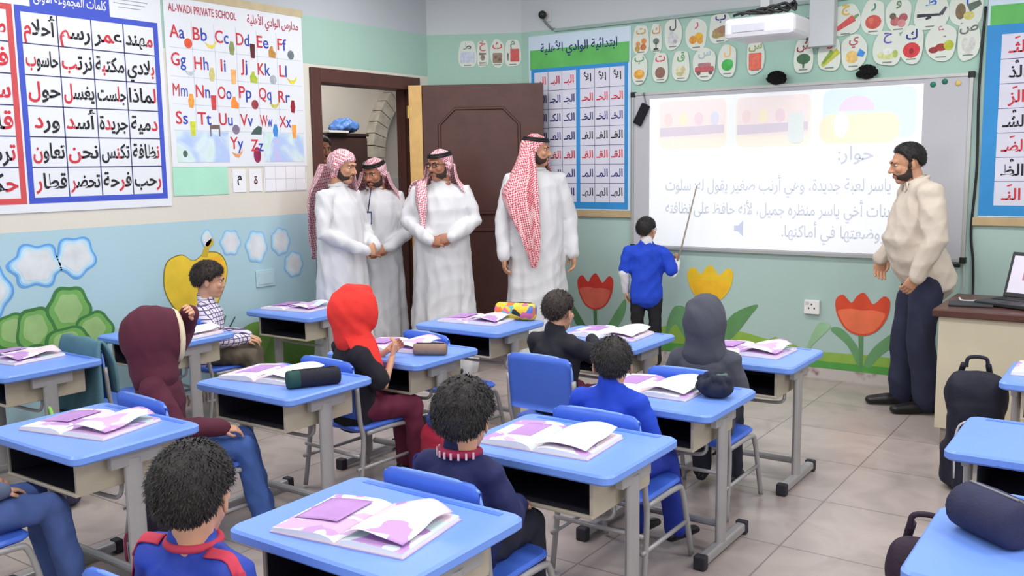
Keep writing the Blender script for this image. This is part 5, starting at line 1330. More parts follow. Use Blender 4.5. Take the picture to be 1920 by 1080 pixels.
def stand(h, ah=.30, belly=0):
    """upright adult joints for height h"""
    k = h/1.75
    J = dict(pelvis=(0, 0, .93*k), waist=(0, .01, 1.09*k), chest=(0, .005, 1.29*k), neck=(0, -.015, 1.475*k))
    for s, q in ((-1, 'l'), (1, 'r')):      # l: the person's left is -X when facing +Y
        J['sh_'+q] = (s*.185*k, -.01, 1.405*k); J['el_'+q] = (s*.25*k, -.03, 1.12*k); J['wr_'+q] = (s*.255*k, .03, .87*k)
        J['hip_'+q] = (s*.09*k, 0, .92*k); J['kn_'+q] = (s*.095*k, .015, .50*k); J['an_'+q] = (s*.10*k, -.02, .075); J['toe_'+q] = (s*.12*k, .13, .03)
    return J
def thobe(P, k, seed, w=1.0, front=0.0, hem=.06):
    J = P.J
    z = lambda v: Vector((0, 0, v))
    ring = [(.06, .245, .205), (.25, .24, .198), (.50, .228, .186), (.75, .215, .178), (.95, .208, .172), (1.12, .198, .160), (1.27, .200, .145), (1.37, .175, .120), (1.435, .112, .088), (1.475, .068, .064)]
    pts = [Vector((J['pelvis'].x*(1 if a < .9*1 else 1), J['pelvis'].y+front*max(0, 1-abs(a-1.05)/.4), a*k)) for a, _, _ in ring]
    parts = [(pts, [(a*k*w, b*k*w) for _, a, b in ring], (1, 0, 0))]
    for q in 'lr': parts.append(P.sleeve(q, .068*k*w, .060*k*w, .050*k))
    parts += P.yoke(.061*k)
    rng = np.random.RandomState(seed); ph = rng.rand(4)*6.28
    def folds(co):
        th = np.arctan2(co[:, 0], co[:, 1]); dn = np.clip((1.0*k-co[:, 2])/.9, 0, 1)
        lim = np.hypot(co[:, 0], co[:, 1]) < .34
        return lim*dn*(.015*np.sin(7*th+ph[0]+1.2*np.sin(2*co[:, 2]+ph[3]))+.011*np.sin(12*th+ph[1]+np.sin(3*co[:, 2])))
    o = P.wear('thobe', parts, M_thobe, .010, .0055, 26, seed, 4, folds, .28)
    # collar and front placket
    cb = MB(); nk = Vector((0, J['neck'].y+.004, 1.488*k))
    cb.tube([nk+Vector((.067*k*math.cos(t), .063*k*math.sin(t), .012*math.sin(t+.4)*0)) for t in np.linspace(0, 2*math.pi, 25)[:-1]], .012*k, 8, True)
    cb.build('collar', M_thobe, P.t, True)
    return o
def seat(d=0.0, lean=0.0):
    """seated child joints: pelvis over the origin, chair seat at .347"""
    J = dict(pelvis=(0, 0, .415), waist=(0, .0+lean*.3, .51-.2*d), chest=(0, .01+lean*.65, .62-.6*d), neck=(0, .0+lean, .735-d))
    for sg, q in ((-1, 'l'), (1, 'r')):
        J['sh_'+q] = (sg*.115, -.005+lean*.95, .685-d); J['el_'+q] = (sg*.165, .02+lean, .525-.5*d); J['wr_'+q] = (sg*.085, .19+lean, .49)
        J['hip_'+q] = (sg*.06, .01, .405); J['kn_'+q] = (sg*.075, .27, .40); J['an_'+q] = (sg*.075, .30, .075); J['toe_'+q] = (sg*.085, .42, .03)
    return J
KR = [(-.10, .125, .098, 0), (.10, .125, .100, 0), (.36, .118, .096, 0), (.62, .128, .096, 0), (.82, .118, .084, 0), (.93, .080, .064, 0), (1.0, .055, .053, 0), (1.08, .050, .050, 0)]
def scarf(P, rows, m, fold=.010, nf=9, name='headscarf_drape', thick=.006):
    return sheet(rows, 7, 6, thick, lambda u, v: fold*np.sin(u*nf+1.5*v+.5)*np.clip(v*1.6, 0, 1)).build(name, m, P.t, True)
V3 = Vector

def clasp(J, y, z, k=1.0, dx=.0):
    """both hands joined before the belly"""
    J['wr_l'] = Vector((-.085*k+dx, y-.035*k, z+.012)); J['wr_r'] = Vector((.085*k+dx, y-.02*k, z-.008))
    J['el_l'] = Vector((-.265*k, .03*k, z+.12*k)); J['el_r'] = Vector((.265*k, .03*k, z+.12*k))
    return [(J['wr_l'], (.9, .35, -.15), (.2, -1, -.2), 'clasp', -1, k*.96), (J['wr_r'], (-.9, .30, -.05), (-.2, -1, -.3), 'clasp', 1, k*.96)]

# --- man in white at the left, seen from his right side, hands joined
k = 1.68/1.75; J = stand(1.68); H = clasp(J, .26, .985, k)
P = Person('man in white robe and pink headscarf nearest the door frame, in profile, hands joined', (-4.80, 4.76, 0), 12, .95, J, ((0, .035, 1.555), 4, -10, .97), H, M_skin, (.15, .10))
thobe(P, k, 11, 1.04); P.face(.006); P.scarf_cap(M_ghutra2, .016, 20)
scarf(P, [[(-.088, .06, 1.56), (-.110, -.01, 1.56), (-.08, -.10, 1.57), (0, -.135, 1.58), (.07, -.115, 1.57), (.103, -.055, 1.56)],
          [(-.115, .07, 1.47), (-.150, -.02, 1.46), (-.11, -.13, 1.46), (0, -.18, 1.46), (.09, -.155, 1.46), (.125, -.085, 1.48)],
          [(-.19, .03, 1.36), (-.215, -.05, 1.35), (-.15, -.17, 1.33), (-.02, -.225, 1.32), (.08, -.215, 1.33), (.12, -.165, 1.37)],
          [(-.20, -.02, 1.22), (-.22, -.08, 1.18), (-.17, -.19, 1.12), (-.05, -.25, 1.09), (.04, -.245, 1.13), (.08, -.215, 1.20)],
          [(-.20, -.04, 1.12), (-.22, -.10, 1.02), (-.17, -.20, .94), (-.06, -.265, .89), (.0, -.26, .93), (.05, -.235, 1.02)]], M_ghutra2, .012, 14)
P.shoes()
# --- bearded man in the doorway with badge
k = 1.64/1.75; J = stand(1.64); H = clasp(J, .25, .93, k)
P = Person('bearded man in white robe with a badge on his chest, in the doorway', (-5.03, 5.37, 0), -46, .95, J, ((0, .03, 1.50), -34, -12, .97), H, M_skin2, (.15, .10))
thobe(P, k, 12, 1.03); P.face(.012); P.scarf_cap(M_ghutra2, .014, 24); P.agal(-6)
scarf(P, [[(-.085, .055, 1.51), (-.108, -.01, 1.51), (-.08, -.10, 1.52), (0, -.135, 1.53), (.08, -.10, 1.52), (.108, -.01, 1.51), (.085, .055, 1.51)],
          [(-.12, .06, 1.42), (-.145, -.02, 1.41), (-.11, -.13, 1.41), (0, -.17, 1.41), (.11, -.13, 1.41), (.145, -.02, 1.41), (.12, .06, 1.42)],
          [(-.19, .05, 1.32), (-.21, -.04, 1.31), (-.14, -.17, 1.28), (0, -.20, 1.27), (.14, -.17, 1.28), (.21, -.04, 1.31), (.19, .05, 1.32)],
          [(-.23, .07, 1.20), (-.245, -.05, 1.14), (-.16, -.20, 1.08), (0, -.225, 1.05), (.16, -.20, 1.08), (.245, -.05, 1.14), (.235, .06, 1.20)]], M_ghutra2, .010, 14)
bg = MB().box(-.032, .032, 0, .006, -.05, .05, .003); b_ = bg.build('badge', mat('navy_badge', (44, 54, 96), 0.4, 0.05), P.t, loc=(.065, .152, 1.17), rot=(math.radians(8), 0, 0))
MB().box(-.024, .024, .006, .0075, -.038, .036).build('badge_card', mat('badge_card_white', (214, 224, 236), 0.5, 0.05), b_)
MB().tube([(.06, .155, 1.22), (.045, .13, 1.31), (.03, .085, 1.40)], .004).build('lanyard', mat('navy_cord', (40, 46, 80), 0.7, 0.1), P.t, True)
P.shoes()
# --- man with glasses before the door leaf
k = 1.69/1.75; J = stand(1.69); H = clasp(J, .26, 1.03, k, -.02)
P = Person('man in white robe with glasses, hands joined, before the open brown door', (-4.44, 5.45, 0), -58, .97, J, ((0, .03, 1.555), -34, -4, .98), H, M_skin2, (.155, .105))
thobe(P, k, 13, 1.10); P.face(.008); P.glasses(); P.scarf_cap(M_ghutra2, .012, 30); P.agal(-6)
scarf(P, [[(.060, -.06, 1.58), (.02, -.12, 1.58), (-.05, -.125, 1.58), (-.095, -.07, 1.57), (-.112, 0, 1.56), (-.108, .04, 1.57)][::-1],
          [(.075, -.06, 1.50), (.03, -.13, 1.49), (-.05, -.14, 1.48), (-.105, -.085, 1.47), (-.13, 0, 1.46), (-.115, .045, 1.48)][::-1],
          [(.13, -.07, 1.43), (.06, -.15, 1.41), (-.05, -.165, 1.40), (-.14, -.10, 1.39), (-.185, -.01, 1.385), (-.15, .05, 1.41)][::-1],
          [(.17, -.10, 1.36), (.08, -.19, 1.32), (-.05, -.20, 1.31), (-.17, -.12, 1.33), (-.22, -.01, 1.34), (-.19, .06, 1.36)][::-1]], M_ghutra2, .008, 12)
scarf(P, [[(.08, -.03, 1.56), (.098, -.015, 1.56), (.104, .02, 1.56)], [(.09, .0, 1.47), (.115, .01, 1.47), (.12, .045, 1.47)], [(.095, .08, 1.41), (.14, .075, 1.42), (.175, .04, 1.43)],
          [(.085, .145, 1.30), (.13, .14, 1.30), (.18, .09, 1.31)], [(.09, .165, 1.19), (.125, .16, 1.18), (.15, .135, 1.19)], [(.10, .172, 1.10), (.12, .17, 1.085), (.135, .155, 1.10)]], M_ghutra2, .006, 10, 'headscarf_tail')
scarf(P, [[(.10, -.05, 1.46), (.17, -.05, 1.455), (.225, -.04, 1.43)], [(.12, -.07, 1.42), (.19, -.07, 1.42), (.245, -.05, 1.39)], [(.14, -.09, 1.38), (.20, -.09, 1.37), (.25, -.06, 1.34)]], M_ghutra2, .006, 9, 'headscarf_fold')
P.shoes()
# --- tall man with the long red headscarf, looking towards the board
k = 1.79/1.75; J = stand(1.79)
for q, s in (('l', -1), ('r', 1)): J['el_'+q] = Vector((s*.262, .0, 1.14)); J['wr_'+q] = Vector((s*.272, .07, .885))
H = [(J['wr_l'], (.0, .10, -1), (1, 0, 0), 'relaxed', -1, 1.0), (J['wr_r'], (.0, .10, -1), (-1, 0, 0), 'relaxed', 1, 1.0)]
P = Person('tall man in white robe with long red headscarf over one shoulder, facing the whiteboard', (-3.90, 5.92, 0), -42, 1.0, J, ((0, .025, 1.655), 66, -2, 1.0), H, M_skin, (.155, .10))
thobe(P, k, 14, 1.02, hem=.08); P.face(.010); P.scarf_cap(M_ghutra, .014, 26); P.agal(-4)
# local frame: +Y towards the viewer-left front, +X his right
scarf(P, [[(.10, .0, 1.70), (.085, -.07, 1.71), (.02, -.115, 1.71), (-.06, -.10, 1.70), (-.10, -.03, 1.69)][::-1],
          [(.135, .02, 1.58), (.12, -.08, 1.58), (.03, -.15, 1.58), (-.07, -.13, 1.58), (-.115, -.04, 1.57)][::-1],
          [(.19, .03, 1.47), (.17, -.08, 1.46), (.04, -.16, 1.46), (-.09, -.15, 1.46), (-.16, -.05, 1.46)][::-1],
          [(.255, .02, 1.37), (.22, -.11, 1.35), (.05, -.18, 1.33), (-.10, -.17, 1.36), (-.20, -.06, 1.40)][::-1],
          [(.285, .01, 1.29), (.25, -.13, 1.25), (.06, -.20, 1.22), (-.10, -.19, 1.30), (-.21, -.07, 1.37)][::-1]], M_ghutra, .010, 12)
scarf(P, [[(.112, -.02, 1.70), (.108, .04, 1.705), (.07, .085, 1.71), (.03, .10, 1.71)], [(.145, .01, 1.60), (.135, .07, 1.60), (.085, .11, 1.61), (.035, .115, 1.62)],
          [(.21, .03, 1.48), (.18, .10, 1.48), (.105, .135, 1.49), (.03, .135, 1.50)], [(.275, .03, 1.35), (.22, .14, 1.35), (.12, .175, 1.36), (.025, .165, 1.37)],
          [(.25, .11, 1.20), (.20, .18, 1.20), (.115, .20, 1.21), (.03, .19, 1.22)], [(.18, .185, 1.04), (.15, .205, 1.03), (.095, .215, 1.03), (.03, .205, 1.05)],
          [(.125, .21, .90), (.105, .216, .88), (.075, .218, .88), (.04, .212, .90)], [(.10, .215, .81), (.09, .218, .80), (.075, .218, .80), (.06, .215, .81)]], M_ghutra, .012, 15, 'headscarf_front')
P.shoes()
# --- person glimpsed in the corridor
k = 1.74/1.75; J = stand(1.74)
H = [(J['wr_l'], (.0, .2, -1), (1, 0, 0), 'relaxed', -1, 1.0), (J['wr_r'], (.0, .2, -1), (-1, 0, 0), 'relaxed', 1, 1.0)]
P = Person('person in the corridor, face just visible beside the left door jamb', (-5.88, 5.63, 0), -40, 1.0, J, ((0, .025, 1.70), 25, -4, 1.0), H, M_skin2, (.15, .10))
thobe(P, k, 15); P.face(.004); P.hair(M_hair, .012, n=800); P.shoes()

# --- teacher in the beige shirt
k = 1.70/1.75; J = stand(1.70)
J['pelvis'] = Vector((0, -.02, .92)); J['waist'] = Vector((0, .045, 1.06)); J['chest'] = Vector((0, .035, 1.24)); J['neck'] = Vector((0, .05, 1.415))
J['sh_l'] = Vector((-.205, .035, 1.345)); J['sh_r'] = Vector((.205, .035, 1.345))
J['el_l'] = Vector((-.275, .02, 1.08)); J['wr_l'] = Vector((-.235, .10, .875)); J['el_r'] = Vector((.30, .03, 1.08)); J['wr_r'] = Vector((.27, .18, .93))
J['hip_l'] = Vector((-.085, -.02, .90)); J['hip_r'] = Vector((.085, -.03, .90)); J['kn_l'] = Vector((-.10, .03, .49)); J['kn_r'] = Vector((.10, .06, .49))
J['an_l'] = Vector((-.11, -.02, .078)); J['an_r'] = Vector((.10, .07, .078)); J['toe_l'] = Vector((-.12, .15, .03)); J['toe_r'] = Vector((.11, .24, .03))
H = [(J['wr_l'], (.25, .45, -.85), (1, .1, .1), 'relaxed', -1, .98), (J['wr_r'], (-.05, .05, -1), (-1, .1, 0), 'relaxed', 1, .98)]
P = Person('bearded man in a beige shirt and dark jeans standing before the whiteboard', (-1.20, 6.14, 0), 208, 1.0, J, ((0, .115, 1.525), -4, -12, .99), H, M_skin, (.16, .12))
M_shirtb = mat('beige_shirt_cloth', (208, 196, 182), 0.8, 0.04, 10, 0.06, 200)
parts = [P.torso_parts(1.0, [(-.22, .190, .152, .012), (-.05, .198, .164, .024), (.12, .200, .168, .036), (.38, .205, .164, .036), (.62, .208, .142, .018), (.80, .198, .120, 0), (.92, .13, .095, 0), (1.0, .070, .066, .005)]),
         P.sleeve('l', .086, .072, .056), P.sleeve('r', .086, .072, .056)]+P.yoke(.080)
P.wear('shirt', parts, M_shirtb, .009, .006, 26, 21, 3)
P.trousers(mat('dark_navy_jeans', (38, 42, 66), 0.8, 0.08, 14, 0.1, 200), 1.0, 'jeans', .006, 22, (.104, .100, .088, .083, .081))
cl = MB(); nk = Vector((0, .058, 1.428))
cl.tube([nk+Vector((.070*math.cos(t), .066*math.sin(t), -.022*math.sin(t))) for t in np.linspace(0, 2*math.pi, 25)[:-1]], .014, 8, True)
for s in (-1, 1): cl.prism([(s*.01, 0), (s*.055, .012), (s*.068, -.03), (s*.035, -.055)], 'y', .118, .130)
cl.v = [v if i < 24*8 else Vector((v.x, v.y+.004, v.z+1.408)) for i, v in enumerate(cl.v)]
cl.build('collar', M_shirtb, P.t, True)
sb = MB()
for z in (1.30, 1.20, 1.10, 1.0): sb.ell((.0, .155+.065*min(1, (1.33-z)*5), z), (.007, .004, .007), sub=2)
sb.build('buttons', mat('beige_button', (176, 164, 150), 0.4, 0.02), P.t, True)
P.face(.009); P.hair(M_hair, .009, ((0, 42), (40, 38), (58, 28), (72, 10), (80, -10), (86, -10), (94, 8), (112, 0), (125, -26), (150, -36), (180, -38)), n=2200, ln=.010, top=.012)
P.shoes(None, 1.05)

use_head(True)
# --- boy with the pointer
J = dict(pelvis=(0, 0, .60), waist=(0, .005, .70), chest=(0, .005, .83), neck=(0, -.01, .955))
for s, q in ((-1, 'l'), (1, 'r')):
    J['sh_'+q] = (s*.128, -.005, .900); J['hip_'+q] = (s*.062, 0, .60); J['kn_'+q] = (s*.066, .015, .325); J['an_'+q] = (s*.07, -.01, .075); J['toe_'+q] = (s*.085, .11, .03)
J['el_l'] = (-.165, -.02, .74); J['wr_l'] = (-.155, .03, .60); J['el_r'] = (.20, -.02, .735); J['wr_r'] = (.215, .10, .815)
P = Person('standing boy in a blue T-shirt over white sleeves, pointing at the whiteboard', (-3.15, 6.27, 0), 112, .66, J, ((0, .01, 1.055), -22, 0, .80), 
    [(Vector(J['wr_l']), (.05, .1, -1), (1, 0, 0), 'relaxed', -1, .64), (Vector(J['wr_r']), (.15, .35, .95), (-1, .1, 0), 'grip', 1, .64)], M_skin3, (.095, .07))
M_poloblue = mat('royal_blue_cotton', (28, 68, 196), 0.8, 0.06, 12, 0.08, 200)
P.wear('undershirt', [P.sleeve('l', .044, .040, .032), P.sleeve('r', .044, .040, .032), P.torso_parts(1, [(.3, .10, .07, 0), (.8, .10, .068, 0), (.98, .053, .05, 0), (1.08, .050, .05, 0)])], mat('white_cotton', (226, 226, 230), 0.8, 0.03), .0075, .003, 40, 31)
P.wear('t_shirt', [P.torso_parts(1, [(-.12, .128, .098, 0), (.2, .122, .095, 0), (.6, .128, .092, 0), (.82, .122, .084, 0), (.93, .085, .066, 0), (1.0, .060, .056, 0)]), P.short_sleeve('l', .056, .057, .78), P.short_sleeve('r', .056, .057, .78)]+P.yoke(.050), M_poloblue, .0075, .006, 32, 32)
P.trousers(mat('black_trousers', (24, 24, 30), 0.8, 0.08, 14), .64, seed=33, r=(.102, .092, .08, .076, .074), voxel=.009)
P.hair(M_hair, .016, n=2000); P.face(0); P.glasses(); P.shoes(None, .66)
ptr = MB(); ptr.tube([(-2.985, 6.395, .74), (-2.945, 6.455, .95), (-2.895, 6.59, 1.38)], [.008, .007, .005])
tag(ptr.build('pointer_stick', mat('pale_wood_stick', (150, 138, 124), 0.5, 0.05), None, True), 'thin pointer stick held up to the whiteboard by the boy in blue', 'pointer')

# --- seated children
def kid(label, loc, heading, J, head, hands, skin=M_skin3):
    return Person(label, loc, heading, .64, J, head, hands, skin, (.092, .070))
def rest_hands(J, pose='relaxed', s=.62):
    return [(Vector(J['wr_l']), (.35, .9, -.25), (0, 0, -1), pose, -1, s), (Vector(J['wr_r']), (-.35, .9, -.25), (0, 0, -1), pose, 1, s)]
def top(P, m, seed, name='shirt', long=True, k=1.0, ring=KR, r=(.052, .046, .036), amp=.004):
    pr = [P.torso_parts(k, ring)]
    for q in 'lr': pr.append(P.sleeve(q, *r) if long else P.short_sleeve(q, r[0]*1.1, r[0]*1.1))
    pr += P.yoke(r[0]*1.0)
    return P.wear(name, pr, m, .008, amp, 30, seed)
def bottoms(P, m, seed, k=.66): 
    P.trousers(m, k, seed=seed, r=(.108, .098, .082, .076, .072), voxel=.009); P.shoes(None, .66)
M_dtrous = mat('dark_trousers', (34, 36, 52), 0.8, 0.08, 14)
M_btrous = mat('burgundy_trousers', (98, 30, 56), 0.8, 0.08, 14)
M_jeans = mat('blue_jeans', (62, 92, 158), 0.85, 0.10, 16, 0.1, 200)

# boy with the red collar (centre foreground, from behind)
J = seat(.045)
P = kid('boy with thick black hair and a red striped collar, from behind', (-1.70, 2.15, 0), 92, J, ((0, .025, .785), 20, -4, .90), rest_hands(J))
top(P, mat('dark_navy_jersey', (30, 36, 84), 0.8, 0.06, 12, 0.08, 200), 41, k=1.08)
c = MB(); c.tube([(.058*math.cos(t), -.0+.056*math.sin(t), .698-.006*math.sin(t)) for t in np.linspace(0, 2*math.pi, 25)[:-1]], .013, 8, True)
c.build('collar', mat('crimson_knit', (150, 34, 72), 0.8, 0.08), P.t, True)
c = MB()
for t in np.linspace(3.3, 5.9, 9): c.box(-.002, .002, -.003, .003, -.010, .010); c.v[-8:] = [Matrix.Translation((.0715*math.cos(t), 0.0695*math.sin(t), .700)) @ Matrix.Rotation(t, 4, 'Z') @ v for v in c.v[-8:]]
c.build('collar_stripes', mat('pale_pink_knit', (222, 186, 200), 0.8, 0.05), P.t)
P.hair(M_hair, .034, noise=.004, freq=80, n=5000, ln=.018, top=.010, seed=3); P.face(0); bottoms(P, M_dtrous, 42)
# boy in the blue shirt
J = seat(.02)
J['kn_l'] = (-.03, .275, .40); J['kn_r'] = (.13, .25, .40); J['an_l'] = (-.01, .33, .075); J['an_r'] = (.15, .33, .075); J['toe_l'] = (.02, .43, .03); J['toe_r'] = (.19, .43, .03)
P = kid('boy with short black hair in a bright blue shirt, seen straight from behind', (-1.665, 3.02, 0), 96, J, ((0, .02, .80), 22, 0, .86), rest_hands(J))
top(P, M_poloblue, 43, k=1.02); P.hair(M_hair, .014, n=3000, seed=5); P.face(0); bottoms(P, mat('royal_blue_trousers', (34, 56, 160), 0.8, 0.08, 14), 44)
# grey hood
def hood(P, m, k, yaw, c, seed, drop=.10, wide=1.0, name='hood', peak=0.0, cut=.070):
    """raised hood: a cloth dome open at the face, gathered on the neck"""
    mb = MB(); T = Matrix.Translation(Vector(c)) @ Matrix.Rotation(math.radians(yaw), 4, 'Z')
    mb.ell((0, -.020, .018), (.096*wide*k, .112*k, .116*k), sub=4).ell((0, .030*k, .010), (.088*wide*k, .085*k, .112*k), sub=4)
    mb.limb([(0, -.022, .0), (0, -.018, -.085*k), (0, -.016, -.085*k-drop)], [(.090*wide*k, .098*k), (.082*k, .084*k), (.105*k, .080*k)], (1, 0, 0), 20)
    if peak: mb.limb([(0, -.02, .09*k), (0, .06, .104*k)], [.055*k, .030*k], (1, 0, 0), 14)
    g = remesh(mb, .008, 4, wrinkle(.003, 34, seed))
    g.f = [f for f in g.f if not (sum(g.v[i].y for i in f)/len(f) > cut*k and sum(g.v[i].z for i in f)/len(f) > -.12*k)]; g.m = [0]*len(g.f)
    g.xform(T); o = g.build(name, m, P.t, True)
    sd = o.modifiers.new('thickness', 'SOLIDIFY'); sd.thickness = .007; sd.offset = 1
    return o
J = seat()
P = kid('child in a charcoal grey hoodie with the hood up, from behind', (-1.64, 3.84, 0), 100, J, ((0, .02, .835), 0, 0, .84), rest_hands(J))
M_grey = mat('charcoal_fleece', (74, 76, 88), 0.9, 0.06, 14, 0.1, 200)
top(P, M_grey, 45, 'hoodie', k=1.14); hood(P, M_grey, .98, 6, (0, .005, .845), 46, .05, .98); P.face(0); P.hair(M_hair, .008, n=0); bottoms(P, M_dtrous, 47)
# boy in black
J = seat(); J['wr_r'] = (-.02, .33, .655); J['el_r'] = (.17, .17, .60); J['wr_l'] = (-.12, .28, .65); J['el_l'] = (-.17, .10, .57)
P = kid('boy in a black shirt with short dark hair, on the fully visible blue chair', (-2.40, 3.80, 0), 84, J, ((0, .03, .835), 8, -6, .85), rest_hands(J))
top(P, mat('black_jersey', (30, 30, 40), 0.8, 0.06, 12), 48, k=1.04); P.hair(M_hairb, .015, n=2500, seed=7); P.face(0); bottoms(P, M_btrous, 49)
# red hood
J = seat(); J['el_r'] = (.165, .09, .53); J['wr_r'] = (.10, .165, .655); J['el_l'] = (-.15, .12, .56); J['wr_l'] = (-.05, .215, .66)
P = kid('child in a black and red hoodie with the bright red hood up', (-3.14, 3.155, 0), 66, J, ((0, .035, .845), 4, -10, .84), [(Vector(J['wr_l']), (.5, .6, .4), (.3, -.8, 0), 'relaxed', -1, .62), (Vector(J['wr_r']), (-.15, .35, .9), (-.6, -.6, .2), 'relaxed', 1, .62)])
M_redf = mat('bright_red_fleece', (226, 52, 46), 0.85, 0.06, 14, 0.1, 200)
top(P, mat('black_fleece', (30, 28, 38), 0.9, 0.06, 14), 50, 'hoodie', long=False, k=1.10)
hood(P, M_redf, 1.02, 4, (0, .022, .858), 51, .03, .92, peak=1, cut=.085)
scarf(P, [[(.075, -.06, .765), (.10, -.01, .755), (.085, .05, .76), (.03, .085, .765), (-.03, .085, .765), (-.085, .05, .76), (-.10, -.01, .755)], [(.10, -.05, .725), (.135, .0, .70), (.115, .065, .71), (.04, .105, .72), (-.04, .105, .72), (-.115, .065, .71), (-.13, .0, .70)],
          [(.135, -.02, .66), (.165, .03, .64), (.14, .085, .64), (.05, .115, .64), (-.05, .115, .64), (-.14, .085, .64), (-.155, .02, .64)], [(.15, .0, .60), (.178, .05, .575), (.15, .095, .575), (.05, .12, .57), (-.05, .12, .57), (-.145, .095, .575), (-.16, .04, .58)]], M_redf, .004, 10, 'red_shoulder_panel', .010)
P.face(0); P.hair(M_hair, .008, n=0); bottoms(P, M_btrous, 52)
# maroon hood
J = seat(); J['el_r'] = (.185, .09, .53); J['wr_r'] = (.10, .255, .50); J['sh_l'] = (-.115, .0, .70); J['el_l'] = (-.155, .10, .885); J['wr_l'] = (-.075, .135, .955)
J['kn_r'] = (.06, .335, .40); J['kn_l'] = (-.09, .33, .40); J['an_r'] = (.07, .40, .075); J['an_l'] = (-.08, .40, .075); J['toe_r'] = (.09, .51, .03); J['toe_l'] = (-.08, .51, .03)
P = kid('child in a maroon hoodie with cream-lined hood, one hand raised to the head', (-3.36, 2.25, 0), 48, J, ((0, .02, .86), 30, -4, .84), [(Vector(J['wr_l']), (.75, .15, .35), (.4, -.8, -.5), 'relaxed', -1, .66), (Vector(J['wr_r']), (-.3, .9, -.2), (-.3, 0, -1), 'relaxed', 1, .62)])
M_mar = mat('maroon_fleece', (84, 34, 52), 0.9, 0.06, 14, 0.1, 200)
top(P, M_mar, 53, 'hoodie', k=1.12, r=(.058, .052, .042)); hood(P, M_mar, 1.08, 30, (0, .005, .862), 54, .05, .92)
tr = MB(); R = Matrix.Translation((0, .005, .862)) @ Matrix.Rotation(math.radians(30), 4, 'Z')
ringp = [R @ Vector((.079*math.cos(t), .080, .008+.102*math.sin(t))) for t in np.linspace(0, 2*math.pi, 29)[:-1]]
tr.tube(ringp, .013, 8, True); tr.build('hood_lining', mat('cream_lining', (222, 208, 180), 0.9, 0.04), P.t, True)
P.face(0); P.hair(M_hair, .008, n=0); bottoms(P, M_jeans, 55)
# boy in the checked shirt
J = seat(); J['wr_r'] = (.05, .24, .50); J['el_r'] = (.18, .08, .52); J['wr_l'] = (-.04, .24, .51)
P = kid('boy in a white and purple checked shirt, in profile against the painted yellow fruit', (-4.86, 3.63, 0), 42, J, ((0, .03, .865), 8, -8, .90), rest_hands(J))
m_chk, nt, b = node_mat('checked_shirt', 0.8)
tc = nt.nodes.new('ShaderNodeTexCoord'); mp = nt.nodes.new('ShaderNodeMapping'); mp.inputs['Rotation'].default_value = (0, 0, .3)
sx = nt.nodes.new('ShaderNodeSeparateXYZ'); nt.links.new(tc.outputs['Object'], mp.inputs['Vector']); nt.links.new(mp.outputs['Vector'], sx.inputs['Vector'])
outs = []
for ax, per in (('X', .028), ('Z', .026), ('Y', .028)):
    d = nt.nodes.new('ShaderNodeMath'); d.operation = 'PINGPONG'; d.inputs[1].default_value = per/2; nt.links.new(sx.outputs[ax], d.inputs[0])
    g = nt.nodes.new('ShaderNodeMath'); g.operation = 'LESS_THAN'; g.inputs[1].default_value = per*.11; nt.links.new(d.outputs[0], g.inputs[0]); outs.append(g)
a1 = nt.nodes.new('ShaderNodeMath'); a1.operation = 'MAXIMUM'; nt.links.new(outs[0].outputs[0], a1.inputs[0]); nt.links.new(outs[1].outputs[0], a1.inputs[1])
mx = nt.nodes.new('ShaderNodeMix'); mx.data_type = 'RGBA'; mx.inputs[6].default_value = lin((224, 220, 234))+(1,); mx.inputs[7].default_value = lin((92, 74, 124))+(1,)
nt.links.new(a1.outputs[0], mx.inputs[0]); nt.links.new(mx.outputs[2], b.inputs['Base Color'])
top(P, m_chk, 56, k=1.08); P.hair(M_hairb, .026, ((0, 24), (40, 20), (62, 12), (76, -8), (88, -2), (100, -6), (112, -22), (130, -40), (180, -48)), noise=.002, n=3500, ln=.02, top=.006, seed=9); P.face(0); bottoms(P, mat('olive_brown_trousers', (92, 84, 72), 0.8, 0.08, 14), 57)
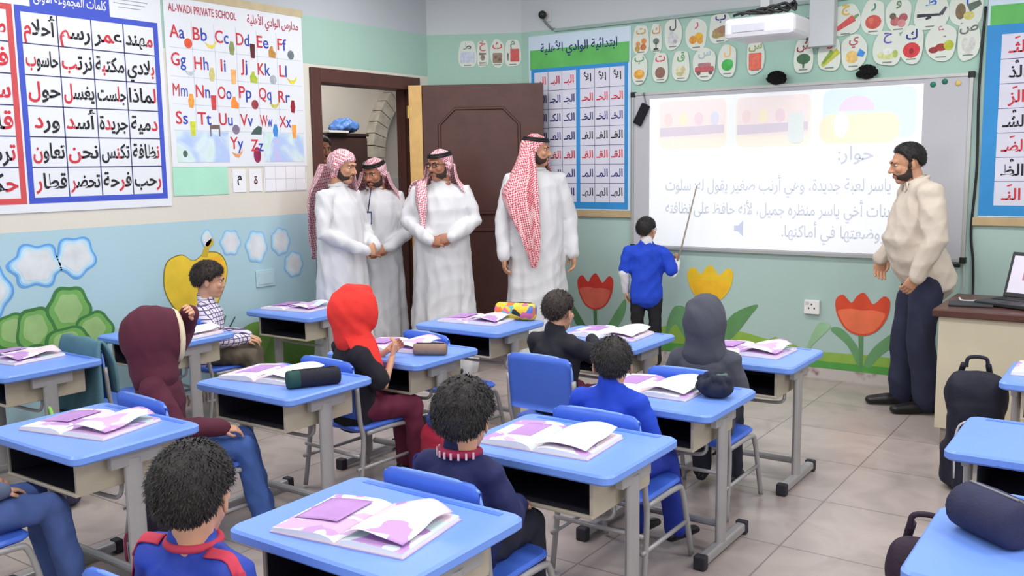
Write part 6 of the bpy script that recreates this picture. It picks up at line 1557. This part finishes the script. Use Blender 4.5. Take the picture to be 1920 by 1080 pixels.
# nearest boy at the bottom
J = seat(.03)
P = kid('boy in a blue jacket with red collar, nearest the camera at the bottom', (-1.765, 1.25, 0), 96, J, ((0, .01, .815), 26, 0, .94), rest_hands(J))
top(P, mat('blue_sport_jacket', (40, 66, 170), 0.6, 0.06, 12, 0.08, 200), 58, 'jacket', k=1.12, r=(.060, .052, .042))
c = MB(); c.tube([(.060*math.cos(t), .056*math.sin(t), .716) for t in np.linspace(0, 2*math.pi, 25)[:-1]], .010, 8, True); c.build('collar', mat('red_knit', (196, 60, 84), 0.8, 0.05), P.t, True)
jm = [c_ for c_ in P.t.children if c_.name.startswith('jacket')][0].data
jb_ = BVHTree.FromPolygons([v.co.copy() for v in jm.vertices], [tuple(f.vertices) for f in jm.polygons])
for sg in (-1, 1):
    rib = []
    for dx in (-.012, 0, .012):
        row = []
        for q, w in zip(np.linspace(0, 1, 9), (0, 1, 2, 3, 4, 5, 6, 7, 8)):
            o_ = Vector((sg*(.07+.15*min(1, q*1.4)), -.03+dx, .80-.22*max(0, q-.35)/.65)); d_ = Vector((-sg*max(0, q-.3), .05, -1 if q < .55 else -.25)).normalized()
            h_ = jb_.ray_cast(o_, d_, .4); row.append((h_[0]+h_[1]*.004) if h_[0] is not None else (row[-1] if row else o_))
        rib.append(row)
    sheet(rib, 2, 3, .004).build('red_stripe', MATS['red_knit'], P.t, True)
P.hair(M_hair, .024, noise=.002, freq=80, n=6000, ln=.016, top=.006, seed=11); P.face(0); bottoms(P, M_dtrous, 59)
# child in jeans whose legs show at the left edge
J = seat(); J['kn_l'] = (-.06, .34, .40); J['kn_r'] = (.10, .34, .40); J['an_l'] = (-.06, .40, .075); J['an_r'] = (.11, .40, .075); J['toe_l'] = (-.06, .52, .03); J['toe_r'] = (.13, .52, .03)
P = kid('child in blue jeans at the left front desk, only the legs in view', (-3.26, 1.32, 0), 82, J, ((0, .02, .845), -10, 0, .84), rest_hands(J))
top(P, mat('grey_blue_jersey', (92, 104, 132), 0.8, 0.06, 12), 60); P.hair(M_hair, .016, n=1500); P.face(0); bottoms(P, mat('mid_blue_jeans', (70, 92, 150), 0.85, 0.10, 16), 61)
